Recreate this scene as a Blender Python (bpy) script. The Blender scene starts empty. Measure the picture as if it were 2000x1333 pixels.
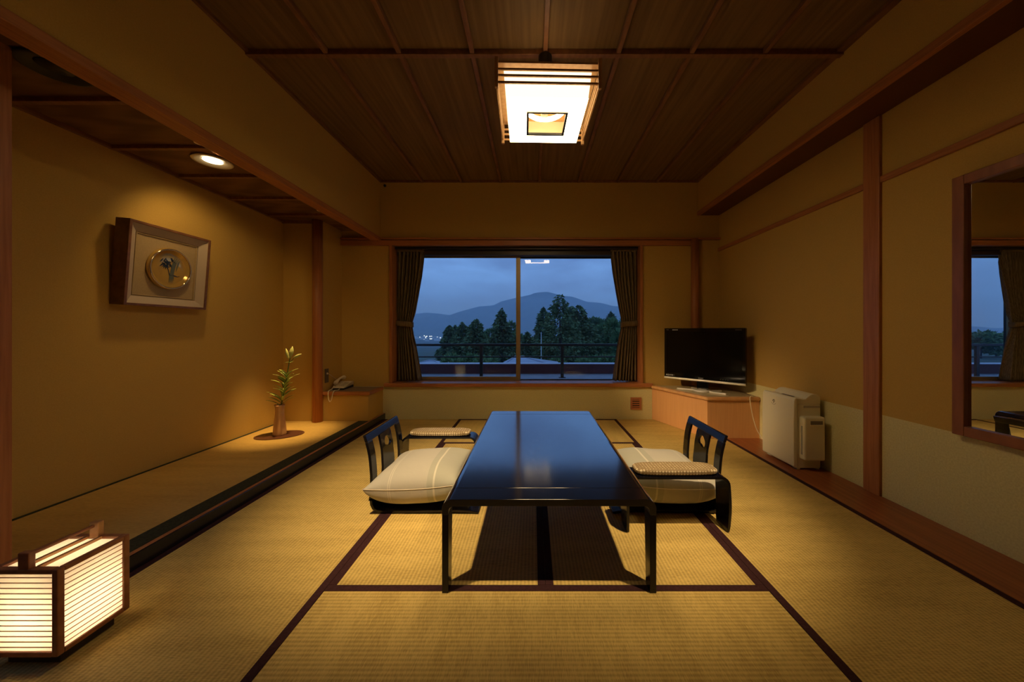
import bpy, bmesh, math, random
import numpy as np
from mathutils import Vector, Matrix

# ---------------------------------------------------------------- camera, sky, exposure
S = 1.07                      # one unit of the plan below = camera height = 1.07 m
sc = bpy.context.scene
COL = sc.collection
cam_d = bpy.data.cameras.new('camera')
cam_d.sensor_width = 36.0
cam_d.lens = 674.0 / 2000.0 * 36.0
cam_d.shift_x = -41.0 / 2000.0
cam_d.shift_y = -21.0 / 2000.0
cam_d.clip_start = 0.02
cam_d.clip_end = 12000
cam = bpy.data.objects.new('camera', cam_d)
cam.location = (0, 0, 1.0 * S)
cam.rotation_euler = (math.pi / 2, 0, 0)
COL.objects.link(cam)
sc.camera = cam

sc.view_settings.view_transform = 'Standard'
sc.view_settings.look = 'None'
sc.view_settings.exposure = 0.0
sc.view_settings.gamma = 1.0
sc.view_settings.use_curve_mapping = False

W = bpy.data.worlds.new('dusk_sky')
sc.world = W
W.use_nodes = True
nt = W.node_tree
nt.nodes.clear()
wo = nt.nodes.new('ShaderNodeOutputWorld')
bg = nt.nodes.new('ShaderNodeBackground')
tc = nt.nodes.new('ShaderNodeTexCoord')
sep = nt.nodes.new('ShaderNodeSeparateXYZ')
nt.links.new(tc.outputs['Generated'], sep.inputs[0])
rmp = nt.nodes.new('ShaderNodeValToRGB')
rmp.color_ramp.elements[0].position = 0.02
rmp.color_ramp.elements[0].color = (0.077, 0.175, 0.48, 1)
rmp.color_ramp.elements[1].position = 0.22
rmp.color_ramp.elements[1].color = (0.16, 0.345, 0.79, 1)
nt.links.new(sep.outputs['Z'], rmp.inputs[0])
mp = nt.nodes.new('ShaderNodeMapping')
mp.inputs['Scale'].default_value = (3.2, 3.2, 11.0)
nt.links.new(tc.outputs['Generated'], mp.inputs[0])
ns = nt.nodes.new('ShaderNodeTexNoise')
ns.inputs['Scale'].default_value = 1.5
ns.inputs['Detail'].default_value = 6
ns.inputs['Roughness'].default_value = 0.55
nt.links.new(mp.outputs[0], ns.inputs['Vector'])
cr = nt.nodes.new('ShaderNodeValToRGB')
cr.color_ramp.elements[0].position = 0.40
cr.color_ramp.elements[1].position = 0.66
nt.links.new(ns.outputs['Fac'], cr.inputs[0])
mxs = nt.nodes.new('ShaderNodeMix')
mxs.data_type = 'RGBA'
nt.links.new(cr.outputs[0], mxs.inputs[0])
nt.links.new(rmp.outputs[0], mxs.inputs[6])
mxs.inputs[7].default_value = (0.095, 0.19, 0.46, 1)
nt.links.new(mxs.outputs[2], bg.inputs[0])
bg.inputs[1].default_value = 1.45
nt.links.new(bg.outputs[0], wo.inputs[0])

random.seed(7)
rng = np.random.default_rng(11)

# ---------------------------------------------------------------- materials
MATS = {}
def rgba(c): return (c[0], c[1], c[2], 1.0)

def M(name, col, rough=0.5, metal=0.0, col2=None, nscale=6.0, stretch=(1, 1, 1), coat=0.0, spec=0.5,
      bump=None, detail=3.0, wave=None, rnd=False, contrast=(0.35, 0.65), sheen=0.0, trans=0.0, ior=None):
    """principled material; col2 mixes in through stretched noise, wave=(scale, distortion) gives wood bands"""
    if name in MATS: return MATS[name]
    m = bpy.data.materials.new(name); m.use_nodes = True
    t = m.node_tree; t.nodes.clear()
    out = t.nodes.new('ShaderNodeOutputMaterial'); p = t.nodes.new('ShaderNodeBsdfPrincipled')
    t.links.new(p.outputs[0], out.inputs[0])
    p.inputs['Base Color'].default_value = rgba(col)
    p.inputs['Roughness'].default_value = rough
    p.inputs['Metallic'].default_value = metal
    p.inputs['Coat Weight'].default_value = coat
    p.inputs['Coat Roughness'].default_value = 0.12
    p.inputs['Specular IOR Level'].default_value = spec
    p.inputs['Sheen Weight'].default_value = sheen
    if ior: p.inputs['IOR'].default_value = ior
    if col2 is not None or bump:
        c = t.nodes.new('ShaderNodeTexCoord'); mp = t.nodes.new('ShaderNodeMapping')
        mp.inputs['Scale'].default_value = stretch
        t.links.new(c.outputs['Object'], mp.inputs[0])
        vec = mp.outputs[0]
        if rnd:
            oi = t.nodes.new('ShaderNodeObjectInfo'); mu = t.nodes.new('ShaderNodeMath'); mu.operation = 'MULTIPLY'
            mu.inputs[1].default_value = 37.0
            t.links.new(oi.outputs['Random'], mu.inputs[0])
            ad = t.nodes.new('ShaderNodeVectorMath'); ad.operation = 'ADD'
            t.links.new(vec, ad.inputs[0]); t.links.new(mu.outputs[0], ad.inputs[1]); vec = ad.outputs[0]
        n = t.nodes.new('ShaderNodeTexNoise'); n.inputs['Scale'].default_value = nscale; n.inputs['Detail'].default_value = detail
        t.links.new(vec, n.inputs['Vector'])
        fac = n.outputs['Fac']
        if wave:
            w = t.nodes.new('ShaderNodeTexWave'); w.inputs['Scale'].default_value = wave[0]
            w.inputs['Distortion'].default_value = wave[1]; w.inputs['Detail'].default_value = 2.0
            w.inputs['Detail Scale'].default_value = 0.8
            t.links.new(vec, w.inputs['Vector'])
            mm = t.nodes.new('ShaderNodeMath'); mm.operation = 'MULTIPLY_ADD'; mm.inputs[1].default_value = 0.5
            t.links.new(w.outputs['Fac'], mm.inputs[0])
            m2 = t.nodes.new('ShaderNodeMath'); m2.operation = 'MULTIPLY'; m2.inputs[1].default_value = 0.5
            t.links.new(fac, m2.inputs[0]); t.links.new(m2.outputs[0], mm.inputs[2]); fac = mm.outputs[0]
        if col2 is not None:
            r = t.nodes.new('ShaderNodeValToRGB')
            r.color_ramp.elements[0].position = contrast[0]; r.color_ramp.elements[0].color = rgba(col)
            r.color_ramp.elements[1].position = contrast[1]; r.color_ramp.elements[1].color = rgba(col2)
            t.links.new(fac, r.inputs[0]); t.links.new(r.outputs[0], p.inputs['Base Color'])
        if bump:
            b = t.nodes.new('ShaderNodeBump'); b.inputs['Strength'].default_value = bump[0]; b.inputs['Distance'].default_value = bump[1]
            t.links.new(fac, b.inputs['Height']); t.links.new(b.outputs[0], p.inputs['Normal'])
    MATS[name] = m
    return m

def EM(name, col, strength):
    if name in MATS: return MATS[name]
    m = bpy.data.materials.new(name); m.use_nodes = True; t = m.node_tree; t.nodes.clear()
    out = t.nodes.new('ShaderNodeOutputMaterial'); e = t.nodes.new('ShaderNodeEmission')
    e.inputs[0].default_value = rgba(col); e.inputs[1].default_value = strength
    t.links.new(e.outputs[0], out.inputs[0]); MATS[name] = m
    return m

def glass_mat():
    m = bpy.data.materials.new('window_glass'); m.use_nodes = True; t = m.node_tree; t.nodes.clear()
    out = t.nodes.new('ShaderNodeOutputMaterial'); mx = t.nodes.new('ShaderNodeMixShader')
    tr = t.nodes.new('ShaderNodeBsdfTransparent'); tr.inputs[0].default_value = (0.97, 0.985, 0.98, 1)
    gl = t.nodes.new('ShaderNodeBsdfGlossy'); gl.inputs['Roughness'].default_value = 0.0
    lw = t.nodes.new('ShaderNodeLayerWeight'); lw.inputs['Blend'].default_value = 0.5
    pw = t.nodes.new('ShaderNodeMath'); pw.operation = 'POWER'; pw.inputs[1].default_value = 5.0
    t.links.new(lw.outputs['Facing'], pw.inputs[0])
    ma = t.nodes.new('ShaderNodeMath'); ma.operation = 'MULTIPLY_ADD'; ma.inputs[1].default_value = 0.96; ma.inputs[2].default_value = 0.025
    t.links.new(pw.outputs[0], ma.inputs[0]); t.links.new(ma.outputs[0], mx.inputs[0])
    t.links.new(tr.outputs[0], mx.inputs[1]); t.links.new(gl.outputs[0], mx.inputs[2]); t.links.new(mx.outputs[0], out.inputs[0])
    MATS['glass'] = m
    return m

def paper_mat():
    m = bpy.data.materials.new('lantern_paper'); m.use_nodes = True; t = m.node_tree; t.nodes.clear()
    out = t.nodes.new('ShaderNodeOutputMaterial'); mx = t.nodes.new('ShaderNodeMixShader'); mx.inputs[0].default_value = 0.62
    d = t.nodes.new('ShaderNodeBsdfDiffuse'); d.inputs[0].default_value = (0.86, 0.82, 0.74, 1)
    tl = t.nodes.new('ShaderNodeBsdfTranslucent'); tl.inputs[0].default_value = (0.90, 0.86, 0.76, 1)
    c = t.nodes.new('ShaderNodeTexCoord'); n = t.nodes.new('ShaderNodeTexNoise'); n.inputs['Scale'].default_value = 260; n.inputs['Detail'].default_value = 4
    t.links.new(c.outputs['Object'], n.inputs['Vector'])
    r = t.nodes.new('ShaderNodeValToRGB'); r.color_ramp.elements[0].color = (0.84, 0.80, 0.70, 1); r.color_ramp.elements[1].color = (0.93, 0.90, 0.82, 1)
    t.links.new(n.outputs['Fac'], r.inputs[0]); t.links.new(r.outputs[0], tl.inputs[0])
    t.links.new(d.outputs[0], mx.inputs[1]); t.links.new(tl.outputs[0], mx.inputs[2]); t.links.new(mx.outputs[0], out.inputs[0])
    MATS['paper'] = m
    return m

def tatami_mat(name, c1, c2, period=0.0165):
    """woven rush: cords run along local X, ribs across local Y"""
    m = bpy.data.materials.new(name); m.use_nodes = True; t = m.node_tree; t.nodes.clear()
    out = t.nodes.new('ShaderNodeOutputMaterial'); p = t.nodes.new('ShaderNodeBsdfPrincipled')
    p.inputs['Roughness'].default_value = 0.62; p.inputs['Specular IOR Level'].default_value = 0.25
    t.links.new(p.outputs[0], out.inputs[0])
    c = t.nodes.new('ShaderNodeTexCoord')
    oi = t.nodes.new('ShaderNodeObjectInfo')
    mr = t.nodes.new('ShaderNodeMath'); mr.operation = 'MULTIPLY'; mr.inputs[1].default_value = 13.0
    t.links.new(oi.outputs['Random'], mr.inputs[0])
    ad = t.nodes.new('ShaderNodeVectorMath'); ad.operation = 'ADD'
    t.links.new(c.outputs['Object'], ad.inputs[0]); t.links.new(mr.outputs[0], ad.inputs[1])
    # broad ribs
    sp = t.nodes.new('ShaderNodeSeparateXYZ'); t.links.new(c.outputs['Object'], sp.inputs[0])
    k = t.nodes.new('ShaderNodeMath'); k.operation = 'MULTIPLY'; k.inputs[1].default_value = 2 * math.pi / period
    t.links.new(sp.outputs['Y'], k.inputs[0])
    si = t.nodes.new('ShaderNodeMath'); si.operation = 'SINE'; t.links.new(k.outputs[0], si.inputs[0])
    # fine strands
    mp = t.nodes.new('ShaderNodeMapping'); mp.inputs['Scale'].default_value = (420, 38, 1)
    t.links.new(ad.outputs[0], mp.inputs[0])
    n1 = t.nodes.new('ShaderNodeTexNoise'); n1.inputs['Scale'].default_value = 1.0; n1.inputs['Detail'].default_value = 2
    t.links.new(mp.outputs[0], n1.inputs['Vector'])
    # broad tone patches
    mp2 = t.nodes.new('ShaderNodeMapping'); mp2.inputs['Scale'].default_value = (14, 2.2, 1)
    t.links.new(ad.outputs[0], mp2.inputs[0])
    n2 = t.nodes.new('ShaderNodeTexNoise'); n2.inputs['Scale'].default_value = 1.0; n2.inputs['Detail'].default_value = 3
    t.links.new(mp2.outputs[0], n2.inputs['Vector'])
    a1 = t.nodes.new('ShaderNodeMath'); a1.operation = 'MULTIPLY_ADD'; a1.inputs[1].default_value = 0.16
    t.links.new(si.outputs[0], a1.inputs[0]); t.links.new(n1.outputs['Fac'], a1.inputs[2])
    a2 = t.nodes.new('ShaderNodeMath'); a2.operation = 'MULTIPLY_ADD'; a2.inputs[1].default_value = 0.6
    t.links.new(n2.outputs['Fac'], a2.inputs[0]); t.links.new(a1.outputs[0], a2.inputs[2])
    r = t.nodes.new('ShaderNodeValToRGB')
    r.color_ramp.elements[0].position = 0.45; r.color_ramp.elements[0].color = rgba(c1)
    r.color_ramp.elements[1].position = 1.15; r.color_ramp.elements[1].color = rgba(c2)
    r.color_ramp.elements[1].position = 1.0
    t.links.new(a2.outputs[0], r.inputs[0]); t.links.new(r.outputs[0], p.inputs['Base Color'])
    b = t.nodes.new('ShaderNodeBump'); b.inputs['Strength'].default_value = 0.55; b.inputs['Distance'].default_value = 0.004
    t.links.new(a1.outputs[0], b.inputs['Height']); t.links.new(b.outputs[0], p.inputs['Normal'])
    MATS[name] = m
    return m

def stripes_mat(name, stops, axis='X', rough=0.8):
    """flat woven bands across a cushion cover, by generated coordinate"""
    m = bpy.data.materials.new(name); m.use_nodes = True; t = m.node_tree; t.nodes.clear()
    out = t.nodes.new('ShaderNodeOutputMaterial'); p = t.nodes.new('ShaderNodeBsdfPrincipled')
    p.inputs['Roughness'].default_value = rough; p.inputs['Sheen Weight'].default_value = 0.15
    t.links.new(p.outputs[0], out.inputs[0])
    c = t.nodes.new('ShaderNodeTexCoord'); sp = t.nodes.new('ShaderNodeSeparateXYZ')
    t.links.new(c.outputs['Generated'], sp.inputs[0])
    r = t.nodes.new('ShaderNodeValToRGB'); r.color_ramp.interpolation = 'CONSTANT'
    while len(r.color_ramp.elements) < len(stops): r.color_ramp.elements.new(0.5)
    for e, (pos, col) in zip(r.color_ramp.elements, stops): e.position = pos; e.color = rgba(col)
    for i, (pos, col) in enumerate(stops):
        r.color_ramp.elements[i].position = pos; r.color_ramp.elements[i].color = rgba(col)
    t.links.new(sp.outputs[axis], r.inputs[0]); t.links.new(r.outputs[0], p.inputs['Base Color'])
    n = t.nodes.new('ShaderNodeTexNoise'); n.inputs['Scale'].default_value = 9.0; n.inputs['Detail'].default_value = 3
    t.links.new(c.outputs['Object'], n.inputs['Vector'])
    b = t.nodes.new('ShaderNodeBump'); b.inputs['Strength'].default_value = 0.35; b.inputs['Distance'].default_value = 0.012
    t.links.new(n.outputs['Fac'], b.inputs['Height']); t.links.new(b.outputs[0], p.inputs['Normal'])
    MATS[name] = m
    return m

def pad_mat():
    m = bpy.data.materials.new('pad_brocade'); m.use_nodes = True; t = m.node_tree; t.nodes.clear()
    out = t.nodes.new('ShaderNodeOutputMaterial'); p = t.nodes.new('ShaderNodeBsdfPrincipled'); p.inputs['Roughness'].default_value = 0.75
    t.links.new(p.outputs[0], out.inputs[0])
    c = t.nodes.new('ShaderNodeTexCoord'); mp = t.nodes.new('ShaderNodeMapping'); mp.inputs['Scale'].default_value = (62, 62, 62)
    t.links.new(c.outputs['Object'], mp.inputs[0])
    v = t.nodes.new('ShaderNodeTexVoronoi'); v.inputs['Scale'].default_value = 1.0; v.inputs['Randomness'].default_value = 0.12
    v.distance = 'MANHATTAN'
    t.links.new(mp.outputs[0], v.inputs['Vector'])
    r = t.nodes.new('ShaderNodeValToRGB')
    r.color_ramp.elements[0].position = 0.45; r.color_ramp.elements[0].color = (0.66, 0.54, 0.34, 1)
    r.color_ramp.elements[1].position = 0.75; r.color_ramp.elements[1].color = (0.24, 0.16, 0.07, 1)
    t.links.new(v.outputs['Distance'], r.inputs[0]); t.links.new(r.outputs[0], p.inputs['Base Color'])
    b = t.nodes.new('ShaderNodeBump'); b.inputs['Strength'].default_value = 0.6; b.inputs['Distance'].default_value = 0.003; b.invert = True
    t.links.new(v.outputs['Distance'], b.inputs['Height']); t.links.new(b.outputs[0], p.inputs['Normal'])
    MATS['pad'] = m
    return m

glass_mat(); paper_mat(); pad_mat()
TAT = tatami_mat('tatami_rush', (0.41, 0.268, 0.066), (0.72, 0.51, 0.155))
TAT2 = tatami_mat('alcove_rush', (0.44, 0.275, 0.07), (0.66, 0.43, 0.13), period=0.008)
WALL = M('wallpaper_ochre', (0.53, 0.335, 0.087), 0.9, col2=(0.57, 0.365, 0.10), nscale=170, bump=(0.08, 0.001), spec=0.15)
DADO = M('wallpaper_sage', (0.63, 0.56, 0.28), 0.9, col2=(0.71, 0.64, 0.33), nscale=110, bump=(0.3, 0.002), spec=0.15)
WOODY = M('trim_wood_y', (0.46, 0.18, 0.065), 0.42, col2=(0.36, 0.13, 0.045), nscale=3, stretch=(30, 1.2, 30), spec=0.35)
WOODX = M('trim_wood_x', (0.46, 0.18, 0.065), 0.42, col2=(0.36, 0.13, 0.045), nscale=3, stretch=(1.2, 30, 30), spec=0.35)
WOODZ = M('trim_wood_z', (0.46, 0.18, 0.065), 0.42, col2=(0.36, 0.13, 0.045), nscale=3, stretch=(30, 30, 1.2), spec=0.35)
BATTEN = M('ceiling_batten_wood', (0.25, 0.105, 0.04), 0.5, col2=(0.18, 0.07, 0.026), nscale=3, stretch=(12, 3, 12))
BOARD = M('ceiling_board_wood', (0.25, 0.145, 0.058), 0.6, col2=(0.15, 0.083, 0.032), nscale=2.2, stretch=(16, 0.55, 16), detail=5, rnd=True, contrast=(0.25, 0.75), bump=(0.1, 0.002), spec=0.2)
BOARDX = M('alcove_board_wood', (0.20, 0.10, 0.04), 0.6, col2=(0.13, 0.06, 0.024), nscale=2.0, stretch=(0.6, 7, 7), wave=(1.2, 7.0), rnd=True, contrast=(0.25, 0.75), spec=0.2)
FLOORWOOD = M('red_floor_wood', (0.36, 0.115, 0.04), 0.32, col2=(0.25, 0.07, 0.022), nscale=3, stretch=(16, 0.8, 16), rnd=True, spec=0.4)
CABWOOD = M('cabinet_veneer', (0.66, 0.345, 0.14), 0.38, col2=(0.61, 0.31, 0.12), nscale=3.5, stretch=(24, 24, 0.9))
LACQ = M('black_lacquer', (0.004, 0.0035, 0.006), 0.13, spec=0.5, coat=1.0)
LACQ2 = M('black_lacquer_satin', (0.004, 0.0035, 0.006), 0.2, spec=0.42)
KAMA = M('black_lacquer_step', (0.012, 0.010, 0.014), 0.22, spec=0.5)
HERI = M('maroon_tatami_border', (0.055, 0.020, 0.020), 0.85, col2=(0.038, 0.013, 0.014), nscale=90, spec=0.15)
HERI2 = M('dark_green_border', (0.030, 0.032, 0.020), 0.85, col2=(0.055, 0.055, 0.032), nscale=110, spec=0.15)
LANT = M('lantern_wood', (0.36, 0.14, 0.055), 0.45, col2=(0.27, 0.095, 0.036), nscale=4, stretch=(8, 8, 8))
LANTL = M('lantern_light_wood', (0.50, 0.26, 0.10), 0.45, col2=(0.42, 0.20, 0.075), nscale=4, stretch=(8, 8, 8))
DARK = M('dark_plastic', (0.012, 0.011, 0.010), 0.5)
SHADE = EM('lamp_shade_glow', (1.0, 0.76, 0.44), 2.2)
DIFF = EM('lamp_diffuser_glow', (1.0, 0.72, 0.36), 25.0)
TUBE = EM('lamp_tube_glow', (1.0, 0.78, 0.46), 16.0)
LINER = M('lamp_inner_liner', (0.80, 0.70, 0.50), 0.7)
LAMPW = M('lamp_cedar', (0.62, 0.36, 0.15), 0.45, col2=(0.52, 0.28, 0.11), nscale=4, stretch=(10, 10, 10))
LAMPD = M('lamp_dark_wood', (0.24, 0.12, 0.05), 0.45)
WHITEP = M('ivory_plastic', (0.76, 0.70, 0.51), 0.42)
CREAM = M('cream_plastic', (0.70, 0.60, 0.44), 0.4)
BRONZE = M('bronze_aluminium', (0.36, 0.28, 0.16), 0.38, metal=0.55)
DBRONZE = M('dark_bronze', (0.05, 0.04, 0.035), 0.4, metal=0.3)
CURT = M('curtain_cloth', (0.13, 0.09, 0.045), 0.95, col2=(0.24, 0.17, 0.09), nscale=20, stretch=(9, 9, 0.5), spec=0.1)
SILVER = M('silver', (0.80, 0.76, 0.70), 0.3, metal=0.45)
SCREEN = M('tv_screen', (0.002, 0.002, 0.002), 0.12, spec=0.35)
BEZEL = M('tv_bezel', (0.004, 0.004, 0.004), 0.06, spec=0.5)
MIRROR = M('mirror_silver', (0.80, 0.82, 0.82), 0.0, metal=1.0)
MIRW = M('mirror_frame_wood', (0.30, 0.10, 0.04), 0.4, col2=(0.23, 0.075, 0.03), nscale=3, stretch=(8, 8, 2))
WHITEPRINT = M('white_print', (0.75, 0.75, 0.75), 0.4)
GREYPRINT = M('grey_print', (0.16, 0.15, 0.14), 0.5)

# ---------------------------------------------------------------- mesh builder (plan units, scaled by S)
ORG = {}
class MB:
    def __init__(s): s.v = []; s.f = []; s.sm = []
    def add(s, vs, fs, smooth=False):
        o = len(s.v); s.v += [tuple(p) for p in vs]
        for f in fs: s.f.append(tuple(i + o for i in f)); s.sm.append(smooth)
        return s
    def box(s, a, b):
        x0, y0, z0 = a; x1, y1, z1 = b
        vs = [(x0, y0, z0), (x1, y0, z0), (x1, y1, z0), (x0, y1, z0), (x0, y0, z1), (x1, y0, z1), (x1, y1, z1), (x0, y1, z1)]
        return s.add(vs, [(0, 3, 2, 1), (4, 5, 6, 7), (0, 1, 5, 4), (1, 2, 6, 5), (2, 3, 7, 6), (3, 0, 4, 7)])
    def prism(s, poly, axis, a0, a1, smooth=False):
        """polygon in the two remaining axes (x,y order kept), extruded along axis"""
        def P(p, a):
            if axis == 'x': return (a, p[0], p[1])
            if axis == 'y': return (p[0], a, p[1])
            return (p[0], p[1], a)
        n = len(poly); vs = [P(p, a0) for p in poly] + [P(p, a1) for p in poly]
        fs = [(i, (i + 1) % n, n + (i + 1) % n, n + i) for i in range(n)]
        s.add(vs, fs, smooth)
        o = len(s.v) - 2 * n
        s.f.append(tuple(o + i for i in range(n))); s.sm.append(False)
        s.f.append(tuple(o + n + i for i in reversed(range(n)))); s.sm.append(False)
        return s
    def tube(s, path, r, n=8, closed=False, cap=True):
        path = [Vector(p) for p in path]; m = len(path); vs = []; up = None
        rr = r if isinstance(r, (list, tuple)) else [r] * m
        for i, p in enumerate(path):
            if closed: d = path[(i + 1) % m] - path[i - 1]
            else: d = path[min(i + 1, m - 1)] - path[max(i - 1, 0)]
            d.normalize()
            if up is None: up = Vector((0, 0, 1)) if abs(d.z) < 0.9 else Vector((1, 0, 0))
            u = (up - d * up.dot(d)).normalized(); w = d.cross(u); up = u
            for k in range(n):
                a = 2 * math.pi * k / n; vs.append(p + u * (math.cos(a) * rr[i]) + w * (math.sin(a) * rr[i]))
        fs = []
        for i in range(m if closed else m - 1):
            for k in range(n):
                j = (i + 1) % m; fs.append((i * n + k, i * n + (k + 1) % n, j * n + (k + 1) % n, j * n + k))
        s.add(vs, fs, True)
        if cap and not closed:
            o = len(s.v) - m * n
            s.f.append(tuple(o + k for k in reversed(range(n)))); s.sm.append(False)
            s.f.append(tuple(o + (m - 1) * n + k for k in range(n))); s.sm.append(False)
        return s
    def lathe(s, prof, c=(0, 0, 0), n=24, axis='z', smooth=True, closed=False):
        vs = []
        for (r, h) in prof:
            for k in range(n):
                a = 2 * math.pi * k / n; x, y = r * math.cos(a), r * math.sin(a)
                if axis == 'z': vs.append((c[0] + x, c[1] + y, c[2] + h))
                elif axis == 'x': vs.append((c[0] + h, c[1] + x, c[2] + y))
                else: vs.append((c[0] + x, c[1] + h, c[2] + y))
        m = len(prof); fs = []
        for i in range(m if closed else m - 1):
            for k in range(n):
                j = (i + 1) % m; fs.append((i * n + k, i * n + (k + 1) % n, j * n + (k + 1) % n, j * n + k))
        if not closed:
            fs.append(tuple(reversed(range(n)))); fs.append(tuple((m - 1) * n + k for k in range(n)))
        return s.add(vs, fs, smooth)
    def grid(s, fn, nu, nv, smooth=True, closed_u=False):
        vs = [fn(i / nu, j / nv) for j in range(nv + 1) for i in range(nu + (0 if closed_u else 1))]
        w = nu if closed_u else nu + 1
        fs = [(j * w + i, j * w + (i + 1) % w, (j + 1) * w + (i + 1) % w, (j + 1) * w + i) for j in range(nv) for i in range(nu)]
        return s.add(vs, fs, smooth)
    def mesh(s, name, org=(0, 0, 0), fix=True):
        me = bpy.data.meshes.new(name)
        me.from_pydata([((p[0] - org[0]) * S, (p[1] - org[1]) * S, (p[2] - org[2]) * S) for p in s.v], [], s.f)
        me.polygons.foreach_set('use_smooth', s.sm)
        if fix:
            bm = bmesh.new(); bm.from_mesh(me)
            bmesh.ops.recalc_face_normals(bm, faces=bm.faces); bm.to_mesh(me); bm.free()
        me.update()
        return me
    def build(s, name, mat, parent=None, org=None, bevel=0.0, seg=2, fix=True):
        if parent is not None: o0 = ORG[parent.name]
        else: o0 = org if org is not None else (0, 0, 0)
        me = s.mesh(name, o0, fix); me.materials.append(mat)
        ob = bpy.data.objects.new(name, me); COL.objects.link(ob)
        if parent is not None: ob.parent = parent
        else: ob.location = Vector(o0) * S
        ORG[ob.name] = o0
        if bevel:
            b = ob.modifiers.new('soft_edges', 'BEVEL'); b.width = bevel * S; b.segments = seg; b.limit_method = 'ANGLE'; b.angle_limit = math.radians(40)
            b.harden_normals = False
        return ob

def box(a, b): return MB().box(a, b)
def tag(o, label, cat=None, group=None, kind=None):
    if label: o['label'] = label
    if cat: o['category'] = cat
    if group: o['group'] = group
    if kind: o['kind'] = kind
    return o
def thing(name, label, cat, loc, rotz=0.0, group=None, kind=None, local=False):
    """an Empty at the base of a thing; parts are modelled in plan coordinates, or around (0,0,0) when local"""
    o = bpy.data.objects.new(name, None); o.empty_display_size = 0.1; COL.objects.link(o)
    o.location = Vector(loc) * S; o.rotation_euler = (0, 0, rotz)
    ORG[o.name] = (0, 0, 0) if local else tuple(loc)
    return tag(o, label, cat, group, kind)
def piece(me, name, parent, at, mat=None):
    ob = bpy.data.objects.new(name, me); COL.objects.link(ob); ob.parent = parent
    o0 = ORG[parent.name]; ob.location = (Vector(at) - Vector(o0)) * S; ORG[ob.name] = tuple(at)
    if mat is not None and not me.materials: me.materials.append(mat)
    return ob
def copy_tree(o, parent=None):
    c = o.copy(); COL.objects.link(c); c.parent = parent
    for ch in list(o.children): copy_tree(ch, c)
    return c
def px(x, y, Y):
    """a point at depth Y behind photograph pixel x, y (plan units)"""
    return ((x - 1041.0) * Y / 674.0, Y, 1.0 - (y - 645.5) * Y / 674.0)

# ---------------------------------------------------------------- plan
YB = 3.874                    # back wall
XL, XR = -2.55, 2.09          # alcove wall, right wall
XK = -1.657                   # alcove step
ZC = 2.678                    # ceiling
ZT = 0.072                    # alcove floor
YT = 3.524                    # alcove end wall
YF = -1.25                    # wall behind the camera
ZA = 2.115                    # alcove ceiling

# ---------------------------------------------------------------- floor with mats
floor = box((XL - 0.2, YF - 0.2, -0.16), (XR + 0.2, 4.25, -0.056)).build('floor', FLOORWOOD)
tag(floor, 'rush mat floor with maroon borders', 'floor', kind='structure')
BW = 0.031
def lay(x0, x1, y0, y1, along):
    L, Wd = ((y1 - y0), (x1 - x0)) if along == 'y' else ((x1 - x0), (y1 - y0))
    g = 0.0008
    me = box((-L / 2 + g, -Wd / 2 + g, -0.055), (L / 2 - g, Wd / 2 - g, 0.0)).mesh('tatami_mat')
    me.materials.append(TAT)
    ob = piece(me, 'tatami_mat', floor, ((x0 + x1) / 2, (y0 + y1) / 2, 0))
    if along == 'y': ob.rotation_euler = (0, 0, math.pi / 2)
    for sgn in (-1, 1):
        ya, yb = sorted((sgn * (Wd / 2 - g), sgn * (Wd / 2 - BW)))
        b = MB().box((-L / 2 + g, ya, -0.05), (L / 2 - g, yb, 0.0022)).mesh('border'); b.materials.append(HERI)
        o2 = bpy.data.objects.new('border', b); COL.objects.link(o2); o2.parent = ob
XJ1, XJ2, XJ3, XJ4 = -0.8005, 0.0495, 0.904, 1.788
lay(XK, XJ1, 0.47, 2.174, 'y'); lay(XK, XJ1, 2.174, YB, 'y')
lay(XJ3, XJ4, 0.47, 2.19, 'y'); lay(XJ3, XJ4, 2.19, YB, 'y')
lay(XJ1, XJ3, 0.50, 1.352, 'x'); lay(XJ1, XJ3, 3.044, YB, 'x')
lay(XJ1, XJ2, 1.352, 3.044, 'y'); lay(XJ2, XJ3, 1.352, 3.044, 'y')
# red plank strip along the right wall and boards behind the mats
for (y0, y1) in ((YF, 1.05), (1.05, 3.2), (3.2, YB)):
    me = box((0, 0, -0.055), (XR - XJ4 - 0.001, y1 - y0 - 0.0015, 0.004)).mesh('plank'); me.materials.append(FLOORWOOD)
    piece(me, 'plank', floor, (XJ4 + 0.0005, y0, 0))
for i in range(4):
    x0 = -2.5 + i * 1.07; me = box((0, 0, -0.055), (1.068, 1.70, 0.0)).mesh('plank'); me.materials.append(FLOORWOOD)
    piece(me, 'plank', floor, (x0, YF, 0))

# ---------------------------------------------------------------- walls
WX0, WX1, WZ0, WZ1 = -1.605, 1.23, 0.371, 1.985    # window opening in the back wall
YO = 4.17                                             # outer face of back wall
b = MB()
b.box((-2.147, YB, WZ0), (WX0, YO, ZC + 0.1)).box((WX1, YB, WZ0), (XR + 0.15, YO, ZC + 0.1)).box((WX0, YB, WZ1), (WX1, YO, ZC + 0.1))
wall_back = tag(b.build('wall_back', WALL), 'ochre papered wall around the wide window', 'wall', kind='structure')
box((-2.147, YB, -0.06), (XR + 0.15, YO, WZ0)).build('dado_panel', DADO, wall_back)
wall_alcove = tag(box((XL - 0.15, YT, -0.06), (-2.147, YO, 2.35)).build('wall_alcove_end', WALL), 'short ochre end wall of the alcove beside the round post', 'wall', kind='structure')
wall_left = tag(box((XL - 0.15, YF, -0.06), (XL, YT, 2.35)).build('wall_left', WALL), 'ochre alcove wall where the framed plate hangs', 'wall', kind='structure')
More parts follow.
